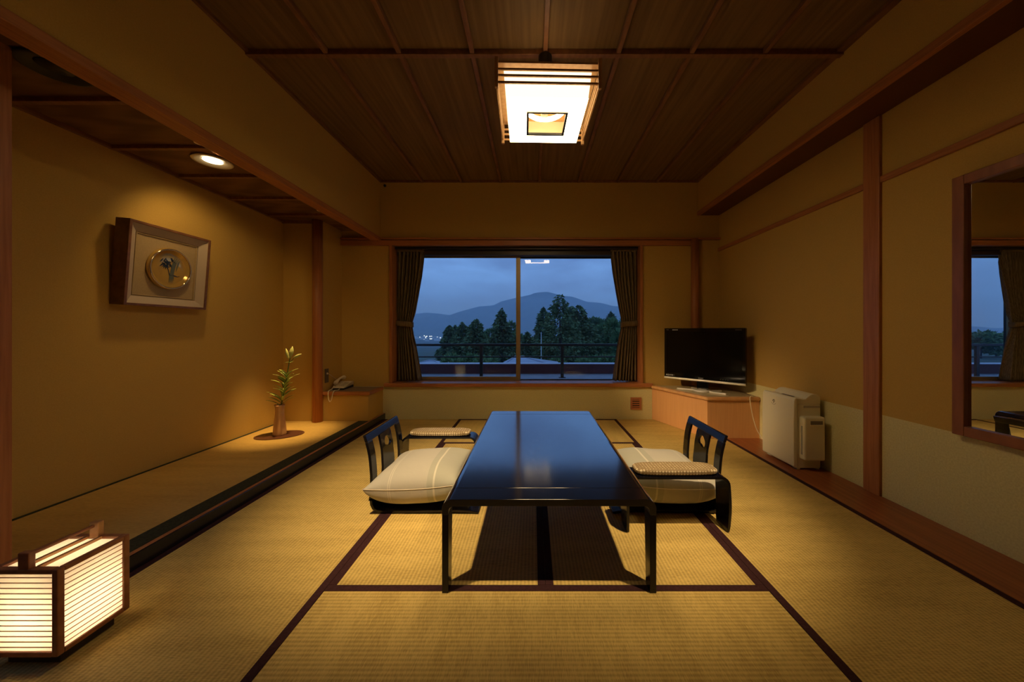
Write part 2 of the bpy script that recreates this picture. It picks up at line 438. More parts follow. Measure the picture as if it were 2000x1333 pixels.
tag(box((-1.795, YF, 2.04), (-1.715, YB, ZC + 0.1)).build('wall_left_header', WALL), 'ochre drop wall above the alcove opening', 'wall', kind='structure')
wall_right = tag(box((XR, YF, 0.493), (XR + 0.15, YB, ZC + 0.1)).build('wall_right', WALL), 'ochre papered wall with mirror and wooden rail', 'wall', kind='structure')
box((XR, YF, -0.06), (XR + 0.15, YB, 0.493)).build('dado_panel', DADO, wall_right)
tag(box((1.852, YF, 2.33), (XR, YB, ZC + 0.1)).build('wall_right_header', WALL), 'ochre boxed beam along the top of the right wall', 'wall', kind='structure')
tag(box((XL - 0.15, YF - 0.12, -0.06), (XR + 0.15, YF, ZC + 0.1)).build('wall_front', WALL), 'plain ochre wall behind the viewer', 'wall', kind='structure')
# alcove near-end post board
tag(box((XL, 1.22, 0.0), (-2.058, 1.363, ZA)).build('trim_1', WOODZ), 'broad brown post at the near end of the alcove, at the left picture edge', 'post', kind='structure')
# lower edges of the drop wall and the beam
tag(box((-1.797, YF, 2.000), (-1.703, YB, 2.043)).build('trim_2', WOODY, bevel=0.003), 'reddish wooden edge under the drop wall above the alcove', 'trim', kind='structure')
tag(box((1.842, YF, 2.288), (1.875, YB, 2.334)).build('trim_3', WOODY, bevel=0.003), 'reddish wooden edge with shade-darkened underside of the beam along the right wall', 'trim', kind='structure')
box((1.8755, YF, 2.291), (XR, YB, 2.33)).build('soffit_board', M('shade_toned_soffit_wood', (0.12, 0.035, 0.015), 0.5), bpy.data.objects['trim_3'])  # shade under the beam is put into this board's darker colour
# right wall pillar and rails
tag(box((2.072, 2.066, 0.003), (XR + 0.02, 2.168, 2.289)).build('trim_4', WOODZ, bevel=0.004), 'square brown pillar on the right wall beside the mirror', 'post', kind='structure')
tag(box((2.074, 2.168, 1.884), (XR + 0.02, YB, 1.922)).build('trim_5', WOODY, bevel=0.004), 'thin wooden rail on the right wall from pillar to window corner', 'trim', kind='structure')
tag(box((2.074, YF, 1.884), (XR + 0.02, 2.066, 1.922)).build('trim_6', WOODY, bevel=0.004), 'thin wooden rail on the right wall above the mirror', 'trim', kind='structure')
# lintel over the window
tag(box((-2.147, 3.842, 1.948), (1.80, YB + 0.02, 2.004)).build('trim_7', WOODX, bevel=0.003), 'brown wooden lintel over the whole window wall', 'trim', kind='structure')
tag(box((-2.147, 3.835, 2.012), (XR, YB + 0.02, 2.032)).build('trim_8', WOODX, bevel=0.003), 'slim dark ledge running above the wooden lintel', 'trim', kind='structure')
# round posts
tag(MB().lathe([(0.047, ZT), (0.047, ZA)], (-2.185, 3.50, 0), 28).build('trim_9', WOODZ), 'round polished alcove post beside the telephone shelf', 'post', kind='structure')
tag(MB().lathe([(0.042, 0.38), (0.042, 2.012)], (1.80, 3.835, 0), 28).build('trim_10', WOODZ), 'round polished post rising behind the television', 'post', kind='structure')

# ---------------------------------------------------------------- alcove floor and step
plat = tag(box((XL, 1.2, -0.05), (-1.784, YT, 0.066)).build('floor_alcove', WOODY), 'raised rush covered alcove floor', 'floor', kind='structure')
me = box((-(YT - 1.2) / 2, -0.383, 0), ((YT - 1.2) / 2, 0.383, 0.006)).mesh('rush_cover'); me.materials.append(TAT2)
o = piece(me, 'rush_cover', plat, ((XL - 1.784) / 2, (YT + 1.2) / 2, 0.066)); o.rotation_euler = (0, 0, math.pi / 2)
box((-1.784, 1.2, 0.0), (-1.684, YB, 0.0725)).build('border', HERI2, plat)
box((XL, 1.2, 0.0), (XL + 0.022, YT, 0.0745)).build('border', HERI2, plat)
tag(box((-1.684, YF, -0.05), (XK, YB, 0.069)).build('trim_11', KAMA, bevel=0.003), 'black lacquered step edge of the alcove', 'step', kind='structure')
box((-1.6835, YF, 0.069), (-1.6615, YB, 0.0702)).build('step_lip', WOODY, bpy.data.objects['trim_11'])

# ---------------------------------------------------------------- main ceiling
ceil_ = tag(box((-1.80, YF, ZC + 0.012), (XR, YB, ZC + 0.1)).build('ceiling', BATTEN), 'dark cedar board ceiling divided by battens', 'ceiling', kind='structure')
bx = [-1.715] + [0.0737 + 0.436 * k for k in range(-3, 4)] + [1.852]
by = [YF, 0.27, 2.07, YB]
bmesh_cache = {}
for i in range(len(bx) - 1):
    for j in range(len(by) - 1):
        w, l = bx[i + 1] - bx[i], by[j + 1] - by[j]
        key = (round(w, 3), round(l, 3))
        if key not in bmesh_cache:
            bmesh_cache[key] = box((0.0008, 0.0008, 0), (w - 0.0008, l - 0.0008, 0.012)).mesh('ceiling_board'); bmesh_cache[key].materials.append(BOARD)
        piece(bmesh_cache[key], 'ceiling_board', ceil_, (bx[i], by[j], ZC))
for x in bx[1:-1]:
    for j in range(len(by) - 1):
        a, c = by[j] + 0.016, by[j + 1] - 0.016
        box((x - 0.0135, a, ZC - 0.030), (x + 0.0135, c, ZC)).build('batten', BATTEN, ceil_, bevel=0.003)
for y in by[1:-1]:
    box((-1.715, y - 0.016, ZC - 0.034), (1.852, y + 0.016, ZC)).build('cross_batten', BATTEN, ceil_, bevel=0.003)
for nm, a, c in (('edge_moulding', (-1.715, YF, ZC - 0.02), (-1.695, YB, ZC)), ('edge_moulding', (1.81, YF, ZC - 0.02), (1.852, YB, ZC)), ('edge_moulding', (-1.695, YB - 0.022, ZC - 0.02), (1.81, YB, ZC))):
    box(a, c).build(nm, BATTEN, ceil_)

# ---------------------------------------------------------------- alcove ceiling
ca = tag(box((XL, 1.0, ZA + 0.012), (-1.795, YB, ZA + 0.08)).build('ceiling_alcove', BATTEN), 'low dark board ceiling inside the alcove', 'ceiling', kind='structure')
ay = [1.22, 1.659, 2.085, 2.475, 2.89, 3.30, YB]
for j in range(len(ay) - 1):
    l = ay[j + 1] - ay[j]
    me = box((0, 0.0008, 0), (-1.795 - XL, l - 0.0008, 0.012)).mesh('ceiling_board'); me.materials.append(BOARDX)
    piece(me, 'ceiling_board', ca, (XL, ay[j], ZA))
for y in ay[1:-1]:
    box((XL, y - 0.014, ZA - 0.022), (-1.795, y + 0.014, ZA)).build('batten', BATTEN, ca)
box((XL, 1.22, ZA - 0.02), (XL + 0.024, YT, ZA)).build('edge_moulding', BATTEN, ca)
box((XL, YT - 0.022, ZA - 0.026), (-2.147, YT, ZA)).build('edge_moulding', BATTEN, ca)

# ---------------------------------------------------------------- window
win = thing('window_1', 'wide sliding window with bronze sashes looking out to the mountain', 'window', (0, YB, 0.4), kind='structure')
box((WX0, 3.852, 0.405), (WX0 + 0.032, YO, 1.95)).build('jamb', WOODZ, win, bevel=0.003)
box((WX1 - 0.032, 3.852, 0.405), (WX1, YO, 1.95)).build('jamb', WOODZ, win, bevel=0.003)
sill = box((-1.66, 3.836, 0.368), (1.335, 4.06, 0.409)).build('sill', WOODX, win, bevel=0.006, seg=3)
box((WX0, 4.06, 0.368), (WX1, 4.20, 0.402)).build('sill_track', M('sill_track_alu', (0.42, 0.40, 0.42), 0.35, metal=0.6), win)
box((WX0 + 0.032, 3.99, 1.872), (WX1 - 0.032, YO, 1.95)).build('soffit_rail', DBRONZE, win)
box((WX0 + 0.032, 3.93, 1.925), (WX1 - 0.032, 3.96, 1.95)).build('curtain_rail', DBRONZE, win)
box((WX0 + 0.032, 4.06, 0.402), (WX0 + 0.06, YO, 1.872)).build('window_frame', DBRONZE, win)
box((WX1 - 0.06, 4.06, 0.402), (WX1 - 0.032, YO, 1.872)).build('window_frame', DBRONZE, win)
def sash(x0, x1, yc, zb, zt, st, brail, trail, mat):
    m = MB(); d = 0.013
    m.box((x0, yc - d, zb), (x0 + st[0], yc + d, zt)).box((x1 - st[1], yc - d, zb), (x1, yc + d, zt))
    m.box((x0 + st[0], yc - d, zb), (x1 - st[1], yc + d, zb + brail)).box((x0 + st[0], yc - d, zt - trail), (x1 - st[1], yc + d, zt))
    o = m.build('sash', mat, win)
    box((x0 + st[0], yc - 0.003, zb + brail), (x1 - st[1], yc + 0.003, zt - trail)).build('pane', MATS['glass'], o)
    return o
sash(WX0 + 0.06, -0.150, 4.095, 0.404, 1.872, (0.05, 0.050), 0.047, 0.012, BRONZE)
sash(-0.198, WX1 - 0.06, 4.135, 0.404, 1.872, (0.048, 0.05), 0.012, 0.012, DBRONZE)

# ---------------------------------------------------------------- curtains
def curtain(edge, fixed, left, label):
    yc = 3.985; k = yc / 674.0
    zs = np.linspace(0.420, 1.925, 60)
    ey = [e[0] for e in edge]; ex = [e[1] for e in edge]
    t = thing('curtain', label, 'curtain', ((fixed - 1041) * k, yc, 0.415), group='tied back window curtains')
    def fn(u, v):
        z = 0.420 + v * 1.505
        py = 645.5 - (z - 1) / k
        xe = np.interp(py, ey, ex)
        xe = (xe - 1041) * k; xf = (fixed + (2 if left else -2) * 0 - 1041) * k
        tie = math.exp(-((z - 1.065) / 0.10) ** 2)
        wdt = abs(xe - xf)
        n = 7.5
        amp = 0.044 * (1 - 0.5 * tie) * (0.75 + 0.5 * max(0, 1.0 - z)) 
        if z > 1.8: amp *= 0.8
        uu = u + 0.018 * math.sin(9 * u + 4 * z)
        x = xf + (xe - xf) * u
        y = yc + amp * math.sin(2 * math.pi * n * uu) + 0.006 * math.sin(3 * z + 5 * u)
        return (x, y, z)
    m = MB().grid(fn, 110, 46)
    ob = m.build('cloth', CURT, t, fix=False)
    so = ob.modifiers.new('thick', 'SOLIDIFY'); so.thickness = 0.003
    # heading tape
    xf = (fixed - 1041) * k; xe = (np.interp(490, ey, ex) - 1041) * k
    box((min(xf, xe), yc - 0.022, 1.905), (max(xf, xe), yc + 0.022, 1.93)).build('heading', CURT, t)
    # tie band
    xw = (np.interp(632, ey, ex) - 1041) * k
    a, c = (xf - 0.012, xw + 0.008) if left else (xw - 0.008, xf + 0.012)
    def band(u, v):
        ang = 2 * math.pi * u
        cx, hw = (a + c) / 2, (c - a) / 2
        return (cx + hw * math.copysign(abs(math.cos(ang)) ** 0.5, math.cos(ang)), yc - 0.001 + 0.044 * math.copysign(abs(math.sin(ang)) ** 0.5, math.sin(ang)), 1.045 + 0.058 * v + 0.012 * math.cos(ang) * (-1 if left else 1))
    o = MB().grid(band, 40, 2, closed_u=True).build('tieback', CURT, t, fix=False)
    so = o.modifiers.new('thick', 'SOLIDIFY'); so.thickness = 0.004
curtain([(488, 829), (503, 828), (540, 824), (580, 817), (610, 811), (627, 806), (640, 805), (655, 807), (680, 812), (710, 817), (745, 823)], 777, True, 'brown pleated curtain tied back at the left window jamb')
curtain([(488, 1192), (504, 1193), (534, 1196), (571, 1202), (602, 1208), (624, 1213), (637, 1213), (671, 1207), (708, 1202), (745, 1197)], 1244, False, 'brown pleated curtain tied back beside the television')

# ---------------------------------------------------------------- ceiling lamp
lamp = thing('ceiling_lamp', 'square white pendant lamp in a slatted cedar frame, lit', 'lamp', (0.0737, 2.07, 2.25), rotz=0.025, local=True)
lx, ly, lz = 0.0, 0.0, 2.25
hf = 0.27
def L(a, b): return box((a[0], a[1], a[2] - 2.25), (b[0], b[1], b[2] - 2.25))
tpm = MB()
for a, b_ in (((-hf, -hf), (hf, -0.19)), ((-hf, -0.05), (hf, hf)), ((-hf, -0.19), (-0.16, -0.05)), ((0.16, -0.19), (hf, -0.05))):
    tpm.box((a[0], a[1], 0.142), (b_[0], b_[1], 0.152))
tpm.build('top_plate', LAMPW, lamp)
MB().lathe([(0.040, 2.402 - 2.25), (0.040, 2.642 - 2.25)], (0, 0, 0), 24).build('canopy_stem', DARK, lamp)
for sx in (-1, 1):
    for sy in (-1, 1):
        cx, cy = sx * hf, sy * hf
        L((cx - 0.0095, cy - 0.0095, 2.262), (cx + 0.0095, cy + 0.0095, 2.420)).build('corner_post', LAMPW, lamp, bevel=0.003)
for z in (2.290, 2.326, 2.358):
    for sy in (-1, 1):
        L((-hf - 0.0, sy * hf - 0.004, z - 0.0055), (hf, sy * hf + 0.004, z + 0.0055)).build('slat', LAMPW, lamp)
    for sx in (-1, 1):
        L((sx * hf - 0.004, -hf, z - 0.0055), (sx * hf + 0.004, hf, z + 0.0055)).build('slat', LAMPW, lamp)
def shade_shell(hb, ht, z0, z1, hole, th):
    m = MB()
    pts = [(-1, -1), (1, -1), (1, 1), (-1, 1)]
    for i in range(4):
        p, q = pts[i], pts[(i + 1) % 4]
        vs = []
        for off in (0, th):
            for (c_, h_, z_) in ((p, hb, z0), (q, hb, z0), (q, ht, z1), (p, ht, z1)):
                vs.append((c_[0] * (h_ - off), c_[1] * (h_ - off), z_))
        m.add(vs, [(0, 1, 2, 3), (7, 6, 5, 4), (0, 4, 5, 1), (2, 6, 7, 3)])
    if hole is None: return m
    x0, x1, y0, y1 = hole
    for a, b in (((-hb, -hb), (hb, y0)), ((-hb, y1), (hb, hb)), ((-hb, y0), (x0, y1)), ((x1, y0), (hb, y1))):
        m.box((a[0], a[1], z0), (b[0], b[1], z0 + th))
    return m
hole = (-0.112, 0.125, -0.105, 0.130)
shade_shell(0.219, 0.236, 0.0, 0.142, None, 0.003).build('shade', SHADE, lamp)
dm = MB()
for a, b_ in (((-0.219, -0.219), (0.219, hole[2])), ((-0.219, hole[3]), (0.219, 0.219)), ((-0.219, hole[2]), (hole[0], hole[3])), ((hole[1], hole[2]), (0.219, hole[3]))):
    dm.box((a[0], a[1], -0.004), (b_[0], b_[1], 0.0))
dm.build('bottom_diffuser', DIFF, lamp)
shade_shell(0.2145, 0.231, 0.0005, 0.141, hole, 0.003).build('inner_liner', LINER, lamp)
fm = MB(); t_ = 0.012
x0, x1, y0, y1 = hole
for a, b_ in (((x0, y0), (x1, y0 + t_)), ((x0, y1 - t_), (x1, y1)), ((x0, y0 + t_), (x0 + t_, y1 - t_)), ((x1 - t_, y0 + t_), (x1, y1 - t_))):
    fm.box((a[0], a[1], -0.010), (b_[0], b_[1], 0.004))
fm.build('opening_frame', DARK, lamp)
box((x0 + t_, y0 + t_, -0.0035), (x1 - t_, y1 - t_, -0.0015)).build('opening_pane', MATS['glass'], lamp)
MB().tube([(0.115 * math.cos(a), 0.115 * math.sin(a), 0.085) for a in np.linspace(0, 2 * math.pi, 33)[:-1]], 0.014, 10, closed=True).build('ring_tube', TUBE, lamp)
L((-0.02, -0.13, 2.335), (0.02, 0.13, 2.392)).build('tube_holder', WHITEP, lamp)

# ---------------------------------------------------------------- paper lantern
lan = thing('paper_lantern', 'lit paper floor lantern with brown wooden frame and top handle', 'lantern', (-1.497, 1.1025, 0))
X0, X1, Y0, Y1, Z0, Z1 = -1.600, -1.394, 1.011, 1.194, 0.040, 0.297
fr = 0.0175
box((X0 + 0.024, Y0 + 0.024, 0.0022), (X1 - 0.024, Y1 - 0.024, Z0)).build('base', M('lantern_base', (0.03, 0.018, 0.012), 0.5), lan, bevel=0.003)
for x in (X0, X1 - fr):
    for y in (Y0, Y1 - fr):
        box((x, y, Z0), (x + fr, y + fr, Z1)).build('frame_post', LANT, lan, bevel=0.003)
for z in (Z0, Z1 - fr * 0.8):
    for y in (Y0, Y1 - fr): box((X0 + fr, y, z), (X1 - fr, y + fr, z + fr * 0.8)).build('frame_rail', LANT, lan, bevel=0.002)
    for x in (X0, X1 - fr): box((x, Y0 + fr, z), (x + fr, Y1 - fr, z + fr * 0.8)).build('frame_rail', LANT, lan, bevel=0.002)
PAP = MATS['paper']
box((X0 + fr, Y0 + fr, Z0), (X1 - fr, Y1 - fr, Z0 + 0.008)).build('bottom_board', LANT, lan)
pz0, pz1 = Z0 + fr * 0.8, Z1 - fr * 0.8
pans = []
for y in (Y0 + 0.006, Y1 - 0.0075): pans.append((box((X0 + fr, y, pz0), (X1 - fr, y + 0.0015, pz1)).build('paper_panel', PAP, lan), 'y', y))
for x in (X0 + 0.006, X1 - 0.0075): pans.append((box((x, Y0 + fr, pz0), (x + 0.0015, Y1 - fr, pz1)).build('paper_panel', PAP, lan), 'x', x))
rx = box((-(X1 - X0) / 2 + fr, -0.0012, -0.0009), ((X1 - X0) / 2 - fr, 0.0012, 0.0009)).mesh('rib'); rx.materials.append(LANT)
ry = box((-0.0012, -(Y1 - Y0) / 2 + fr, -0.0009), (0.0012, (Y1 - Y0) / 2 - fr, 0.0009)).mesh('rib'); ry.materials.append(LANT)
for pan, ax, v in pans:
    for k in range(14):
        z = pz0 + (pz1 - pz0) * (k + 0.75) / 14.5
        if ax == 'y': piece(rx, 'rib', pan, (-1.497, v - 0.0012 if v < 1.1 else v + 0.0027, z))
        else: piece(ry, 'rib', pan, (v + 0.0027 if v > -1.5 else v - 0.0012, 1.1025, z))
box((X0 + fr, Y0 + fr, Z1 - 0.010), (X1 - fr, Y1 - fr, Z1 - 0.0085)).build('top_paper', PAP, lan)
for x in (-1.525, -1.478): box((x, Y0 + fr, Z1 - 0.008), (x + 0.009, Y1 - fr, Z1 + 0.001)).build('top_rail', LANTL, lan)
for y in (Y0 + 0.001, Y1 - 0.018): box((-1.513, y, Z1 - 0.006), (-1.481, y + 0.017, 0.345)).build('handle_post', LANTL if y > 1.1 else LANT, lan, bevel=0.003)
box((-1.502, Y0 + 0.018, 0.328), (-1.492, Y1 - 0.018, 0.338)).build('handle_bar', LANT, lan, bevel=0.003)
pl = bpy.data.lights.new('lantern_bulb', 'POINT'); pl.energy = 2.7; pl.color = (1.0, 0.84, 0.57); pl.shadow_soft_size = 0.03
po = bpy.data.objects.new('lantern_bulb', pl); COL.objects.link(po); po.parent = lan; po.location = (0, 0, 0.135 * S)

# ---------------------------------------------------------------- downlights in the alcove ceiling
def downlight(name, x, y, label, lit):
    t = thing(name, label, 'downlight', (x, y, ZA), group='alcove ceiling downlights')
    MB().lathe([(0.082, 0), (0.098, -0.002), (0.107, -0.008), (0.104, -0.012), (0.096, -0.013), (0.088, -0.010), (0.058, -0.002), (0.056, 0)], (x, y, ZA), 36).build('trim_ring', CREAM if lit else DARK, t)
    if lit:
        MB().lathe([(0.0, -0.0035), (0.052, -0.0035), (0.052, 0.0), (0, 0)], (x, y, ZA), 28).build('lens', EM('downlight_lens', (1.0, 0.80, 0.45), 9.0), t)
    else:
        MB().lathe([(0.0, -0.0035), (0.052, -0.0035), (0.052, 0.0), (0, 0)], (x, y, ZA), 28).build('lens', DARK, t)
    return t
def spot(name, parent, loc, target, energy, ang, blend, size, col):
    l = bpy.data.lights.new(name, 'SPOT'); l.energy = energy; l.spot_size = math.radians(ang); l.spot_blend = blend
    l.shadow_soft_size = size; l.color = col
    o = bpy.data.objects.new(name, l); COL.objects.link(o); o.parent = parent
    o.location = (Vector(loc) - Vector(ORG[parent.name])) * S
    d = Vector(target) - Vector(loc); o.rotation_euler = d.to_track_quat('-Z', 'Y').to_euler()
    return o
d1 = downlight('recessed_downlight', -2.10, 2.263, 'lit round downlight in the alcove ceiling above the framed plate', True)
spot('downlight_beam', d1, (-2.10, 2.263, ZA - 0.02), (-2.47, 2.62, 1.35), 13.0, 105, 0.75, 0.04, (1.0, 0.66, 0.24))
d2 = downlight('recessed_downlight', -2.02, 1.46, 'unlit dark downlight at the near end of the alcove ceiling', False)
def ceiling_spot(x, y, label, target, ang=49, k=1.0):
    t = thing('ceiling_downlight', label, 'downlight', (x, y, ZC), group='adjustable ceiling downlights near the viewer')
    MB().lathe([(0.060, 0), (0.075, -0.002), (0.080, -0.008), (0.072, -0.010), (0.045, -0.003), (0.044, 0)], (x, y, ZC), 32).build('trim_ring', CREAM, t)
    MB().lathe([(0.0, -0.003), (0.044, -0.003), (0.044, 0.0), (0, 0)], (x, y, ZC), 24).build('lens', MATS['downlight_lens'], t)
    spot('downlight_beam', t, (x, y, ZC - 0.02), target, SPOT_W * k, ang, 1.0, 0.035, (1.0, 0.74, 0.42))
SPOT_W = 410.0
ceiling_spot(-1.02, 0.85, 'left of two downlights overhead that light the low table', (-0.46, 2.18, 0.0))
ceiling_spot(1.13, 0.85, 'right of two downlights overhead that light the low table', (0.44, 2.18, 0.0), k=0.9)
# small adjustable spot behind the drop wall, over the flower
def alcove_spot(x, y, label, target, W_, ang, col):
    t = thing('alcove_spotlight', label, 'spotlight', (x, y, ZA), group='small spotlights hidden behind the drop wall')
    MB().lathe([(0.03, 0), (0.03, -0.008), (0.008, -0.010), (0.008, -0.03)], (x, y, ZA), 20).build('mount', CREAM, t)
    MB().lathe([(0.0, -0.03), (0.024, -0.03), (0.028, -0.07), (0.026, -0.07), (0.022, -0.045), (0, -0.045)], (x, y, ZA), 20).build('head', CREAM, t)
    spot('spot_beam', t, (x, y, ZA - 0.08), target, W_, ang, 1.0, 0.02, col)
alcove_spot(-1.86, 3.02, 'small spotlight tucked behind the drop wall, aimed at the vase', (-2.24, 3.12, ZT), 215.0, 31, (1.0, 0.65, 0.24))
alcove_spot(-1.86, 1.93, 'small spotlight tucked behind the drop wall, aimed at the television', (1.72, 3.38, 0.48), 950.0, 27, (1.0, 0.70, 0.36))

# ---------------------------------------------------------------- low table
tab = thing('low_table', 'long black lacquered low table reflecting the window', 'table', (0.0617, 2.0265, 0))
TX0, TX1, TY0, TY1, TZ = -0.346, 0.469, 1.310, 2.743, 0.357
def top_poly():
    r = 0.036; P = []
    P.append((TX0, 0.298))
    for a in np.linspace(math.pi, math.pi / 2, 9): P.append((TX0 + r + r * math.cos(a), TZ - r + r * math.sin(a)))
    for a in np.linspace(math.pi / 2, 0, 9): P.append((TX1 - r + r * math.cos(a), TZ - r + r * math.sin(a)))
    P.append((TX1, 0.298)); P.append((TX1 - 0.024, 0.298))
    ri = 0.022
    for a in np.linspace(0, math.pi / 2, 6): P.append((TX1 - 0.024 - ri + ri * math.cos(a), TZ - 0.026 - ri + ri * math.sin(a)))
    for a in np.linspace(math.pi / 2, math.pi, 6): P.append((TX0 + 0.024 + ri + ri * math.cos(a), TZ - 0.026 - ri + ri * math.sin(a)))
    P.append((TX0 + 0.024, 0.298))
    return P
tp = top_poly()
for nm, a, c in (('end_band', TY0, 1.4045), ('top_panel', 1.4065, 2.642), ('end_band', 2.644, TY1)):
    MB().prism(tp, 'y', a, c).build(nm, LACQ, tab, bevel=0.0012, seg=2)
for x in (TX0, TX1 - 0.0245):
    for (ya, yb, ta, tb) in ((TY0, TY0 + 0.068, 0.0, -0.016), (TY1 - 0.068, TY1, 0.016, 0.0)):
        m = MB()
        vs = [(x, ya + ta, 0), (x + 0.0245, ya + ta, 0), (x + 0.0245, yb + tb, 0), (x, yb + tb, 0), (x, ya, 0.299), (x + 0.0245, ya, 0.299), (x + 0.0245, yb, 0.299), (x, yb, 0.299)]
        m.add(vs, [(0, 3, 2, 1), (4, 5, 6, 7), (0, 1, 5, 4), (1, 2, 6, 5), (2, 3, 7, 6), (3, 0, 4, 7)]).build('leg', LACQ2, tab, bevel=0.002)

# ---------------------------------------------------------------- legless chairs
def chair_x(z):
    return float(np.interp(z, [0.0, 0.05, 0.12, 0.2, 0.3, 0.37, 0.424], [0.012, 0.004, 0.004, 0.006, -0.002, -0.016, -0.034]))
def sheet(m, quadpts, th=0.015):
    """closed slab from a list of rows of (y,z) points"""
    rows = len(quadpts); n = len(quadpts[0])
    F = [(chair_x(z) + th / 2, y, z) for r in quadpts for (y, z) in r]
    B = [(chair_x(z) - th / 2, y, z) for r in quadpts for (y, z) in r]
    o = rows * n; fs = []
    for j in range(rows - 1):
        for i in range(n - 1):
            a, b, c, d = j * n + i, j * n + i + 1, (j + 1) * n + i + 1, (j + 1) * n + i
            fs += [(a, b, c, d), (o + d, o + c, o + b, o + a)]
    for j in range(rows - 1):
        fs.append((j * n, (j + 1) * n, o + (j + 1) * n, o + j * n)); fs.append((j * n + n - 1, o + j * n + n - 1, o + (j + 1) * n + n - 1, (j + 1) * n + n - 1))
    for i in range(n - 1):
        fs.append((i, o + i, o + i + 1, i + 1)); k = (rows - 1) * n; fs.append((k + i, k + i + 1, o + k + i + 1, o + k + i))
    return m.add(F + B, fs, False)
HW = 0.222
def make_chair(label):
    t = thing('legless_chair', label, 'chair', (0, 0, 0), group='black legless chairs at the low table', local=True)
    zs = np.linspace(0.10, 0.385, 9)
    for s in (-1, 1):
        m = MB(); rows = []
        for z in zs: rows.append([(s * (HW - 0.060), z), (s * HW, z)])
        sheet(m, rows).build('back_post', LACQ2, t, bevel=0.003)
    m = MB(); rows = [[(-HW + 0.444 * k / 12, z) for k in range(13)] for z in (0.3852, 0.40, 0.413, 0.424)]
    sheet(m, rows).build('top_rail', LACQ2, t, bevel=0.004)
    # splat with a gourd shaped hole
    m = MB(); n = 32; cz = 0.325; th = 0.013
    def outer(a):
        c, s_ = math.cos(a), math.sin(a); hw, hh = 0.074, 0.06
        k = min(hw / max(abs(c), 1e-6), hh / max(abs(s_), 1e-6)); return (k * c, cz + k * s_)
    def inner(a):
        r = 0.033 * (1 + 0.22 * math.cos(a - 0.5) + 0.18 * math.cos(2 * a + 0.6) - 0.1 * math.sin(3 * a)); return (r * math.cos(a) * 1.1, cz + r * math.sin(a) * 1.0)
    angs = [2 * math.pi * k / n + math.atan2(0.06, 0.074) for k in range(n)]
    O = [outer(a) for a in angs]; I = [inner(a) for a in angs]
    vs = []
    for sgn in (1, -1):
        for ring in (O, I): vs += [(chair_x(z) + sgn * th / 2, y, z) for (y, z) in ring]
    fs = []
    for k in range(n):
        j = (k + 1) % n
        fs += [(k, j, n + j, n + k), (2 * n + j, 2 * n + k, 3 * n + k, 3 * n + j), (n + k, n + j, 3 * n + j, 3 * n + k), (j, k, 2 * n + k, 2 * n + j)]
    m.add(vs, fs)
    rows = [[(-0.074 - 0.010 * (0.265 - z) / 0.165, z), (0.074 + 0.010 * (0.265 - z) / 0.165, z)] for z in np.linspace(0.10, 0.265, 6)]
    sheet(m, rows, th).build('splat', LACQ2, t)
    # moulded seat that curls up into the back
    pr = [(0.004, 0.118), (0.003, 0.075), (0.006, 0.048), (0.016, 0.028), (0.036, 0.016), (0.07, 0.011), (0.25, 0.012), (0.46, 0.016), (0.54, 0.012), (0.585, 0.004)]
    def off(i, d):
        a = Vector(pr[max(i - 1, 0)]); b_ = Vector(pr[min(i + 1, len(pr) - 1)]); tdir = (b_ - a).normalized(); nn = Vector((tdir.y, -tdir.x))
        if nn.y > 0: nn = -nn
        return (pr[i][0] - nn.x * d, pr[i][1] - nn.y * d)
    top = [off(i, 0.0075) for i in range(len(pr))]; bot = [off(i, -0.0075) for i in range(len(pr))]
    bot = [(p[0], max(p[1], 0.0)) for p in bot]
    m = MB(); n = len(pr); ny = 2
    ysn = [-HW, HW]
    vs = [(p[0], y, p[1]) for y in ysn for p in top] + [(p[0], y, p[1]) for y in ysn for p in bot]
    fs = []
    for i in range(n - 1):
        fs += [(i, i + 1, n + i + 1, n + i), (2 * n + n + i, 2 * n + n + i + 1, 2 * n + i + 1, 2 * n + i), (i + 1, i, 2 * n + i, 2 * n + i + 1), (n + i, n + i + 1, 3 * n + i + 1, 3 * n + i)]
    fs += [(0, n, 3 * n, 2 * n), (n - 1, 3 * n - 1, 4 * n - 1, 2 * n - 1)]
    m.add(vs, fs).build('seat', LACQ2, t, bevel=0.003)
    return t
ch1 = make_chair('black lacquered legless chair on the left side of the low table, nearer the alcove')
ch1.location = Vector((-0.884, 2.095, 0.0025)) * S
ch2 = copy_tree(ch1); ch2['label'] = 'black lacquered legless chair on the right side of the low table, nearer the television'
ch2.location = Vector((1.018, 2.092, 0.0025)) * S; ch2.rotation_euler = (0, 0, math.pi)

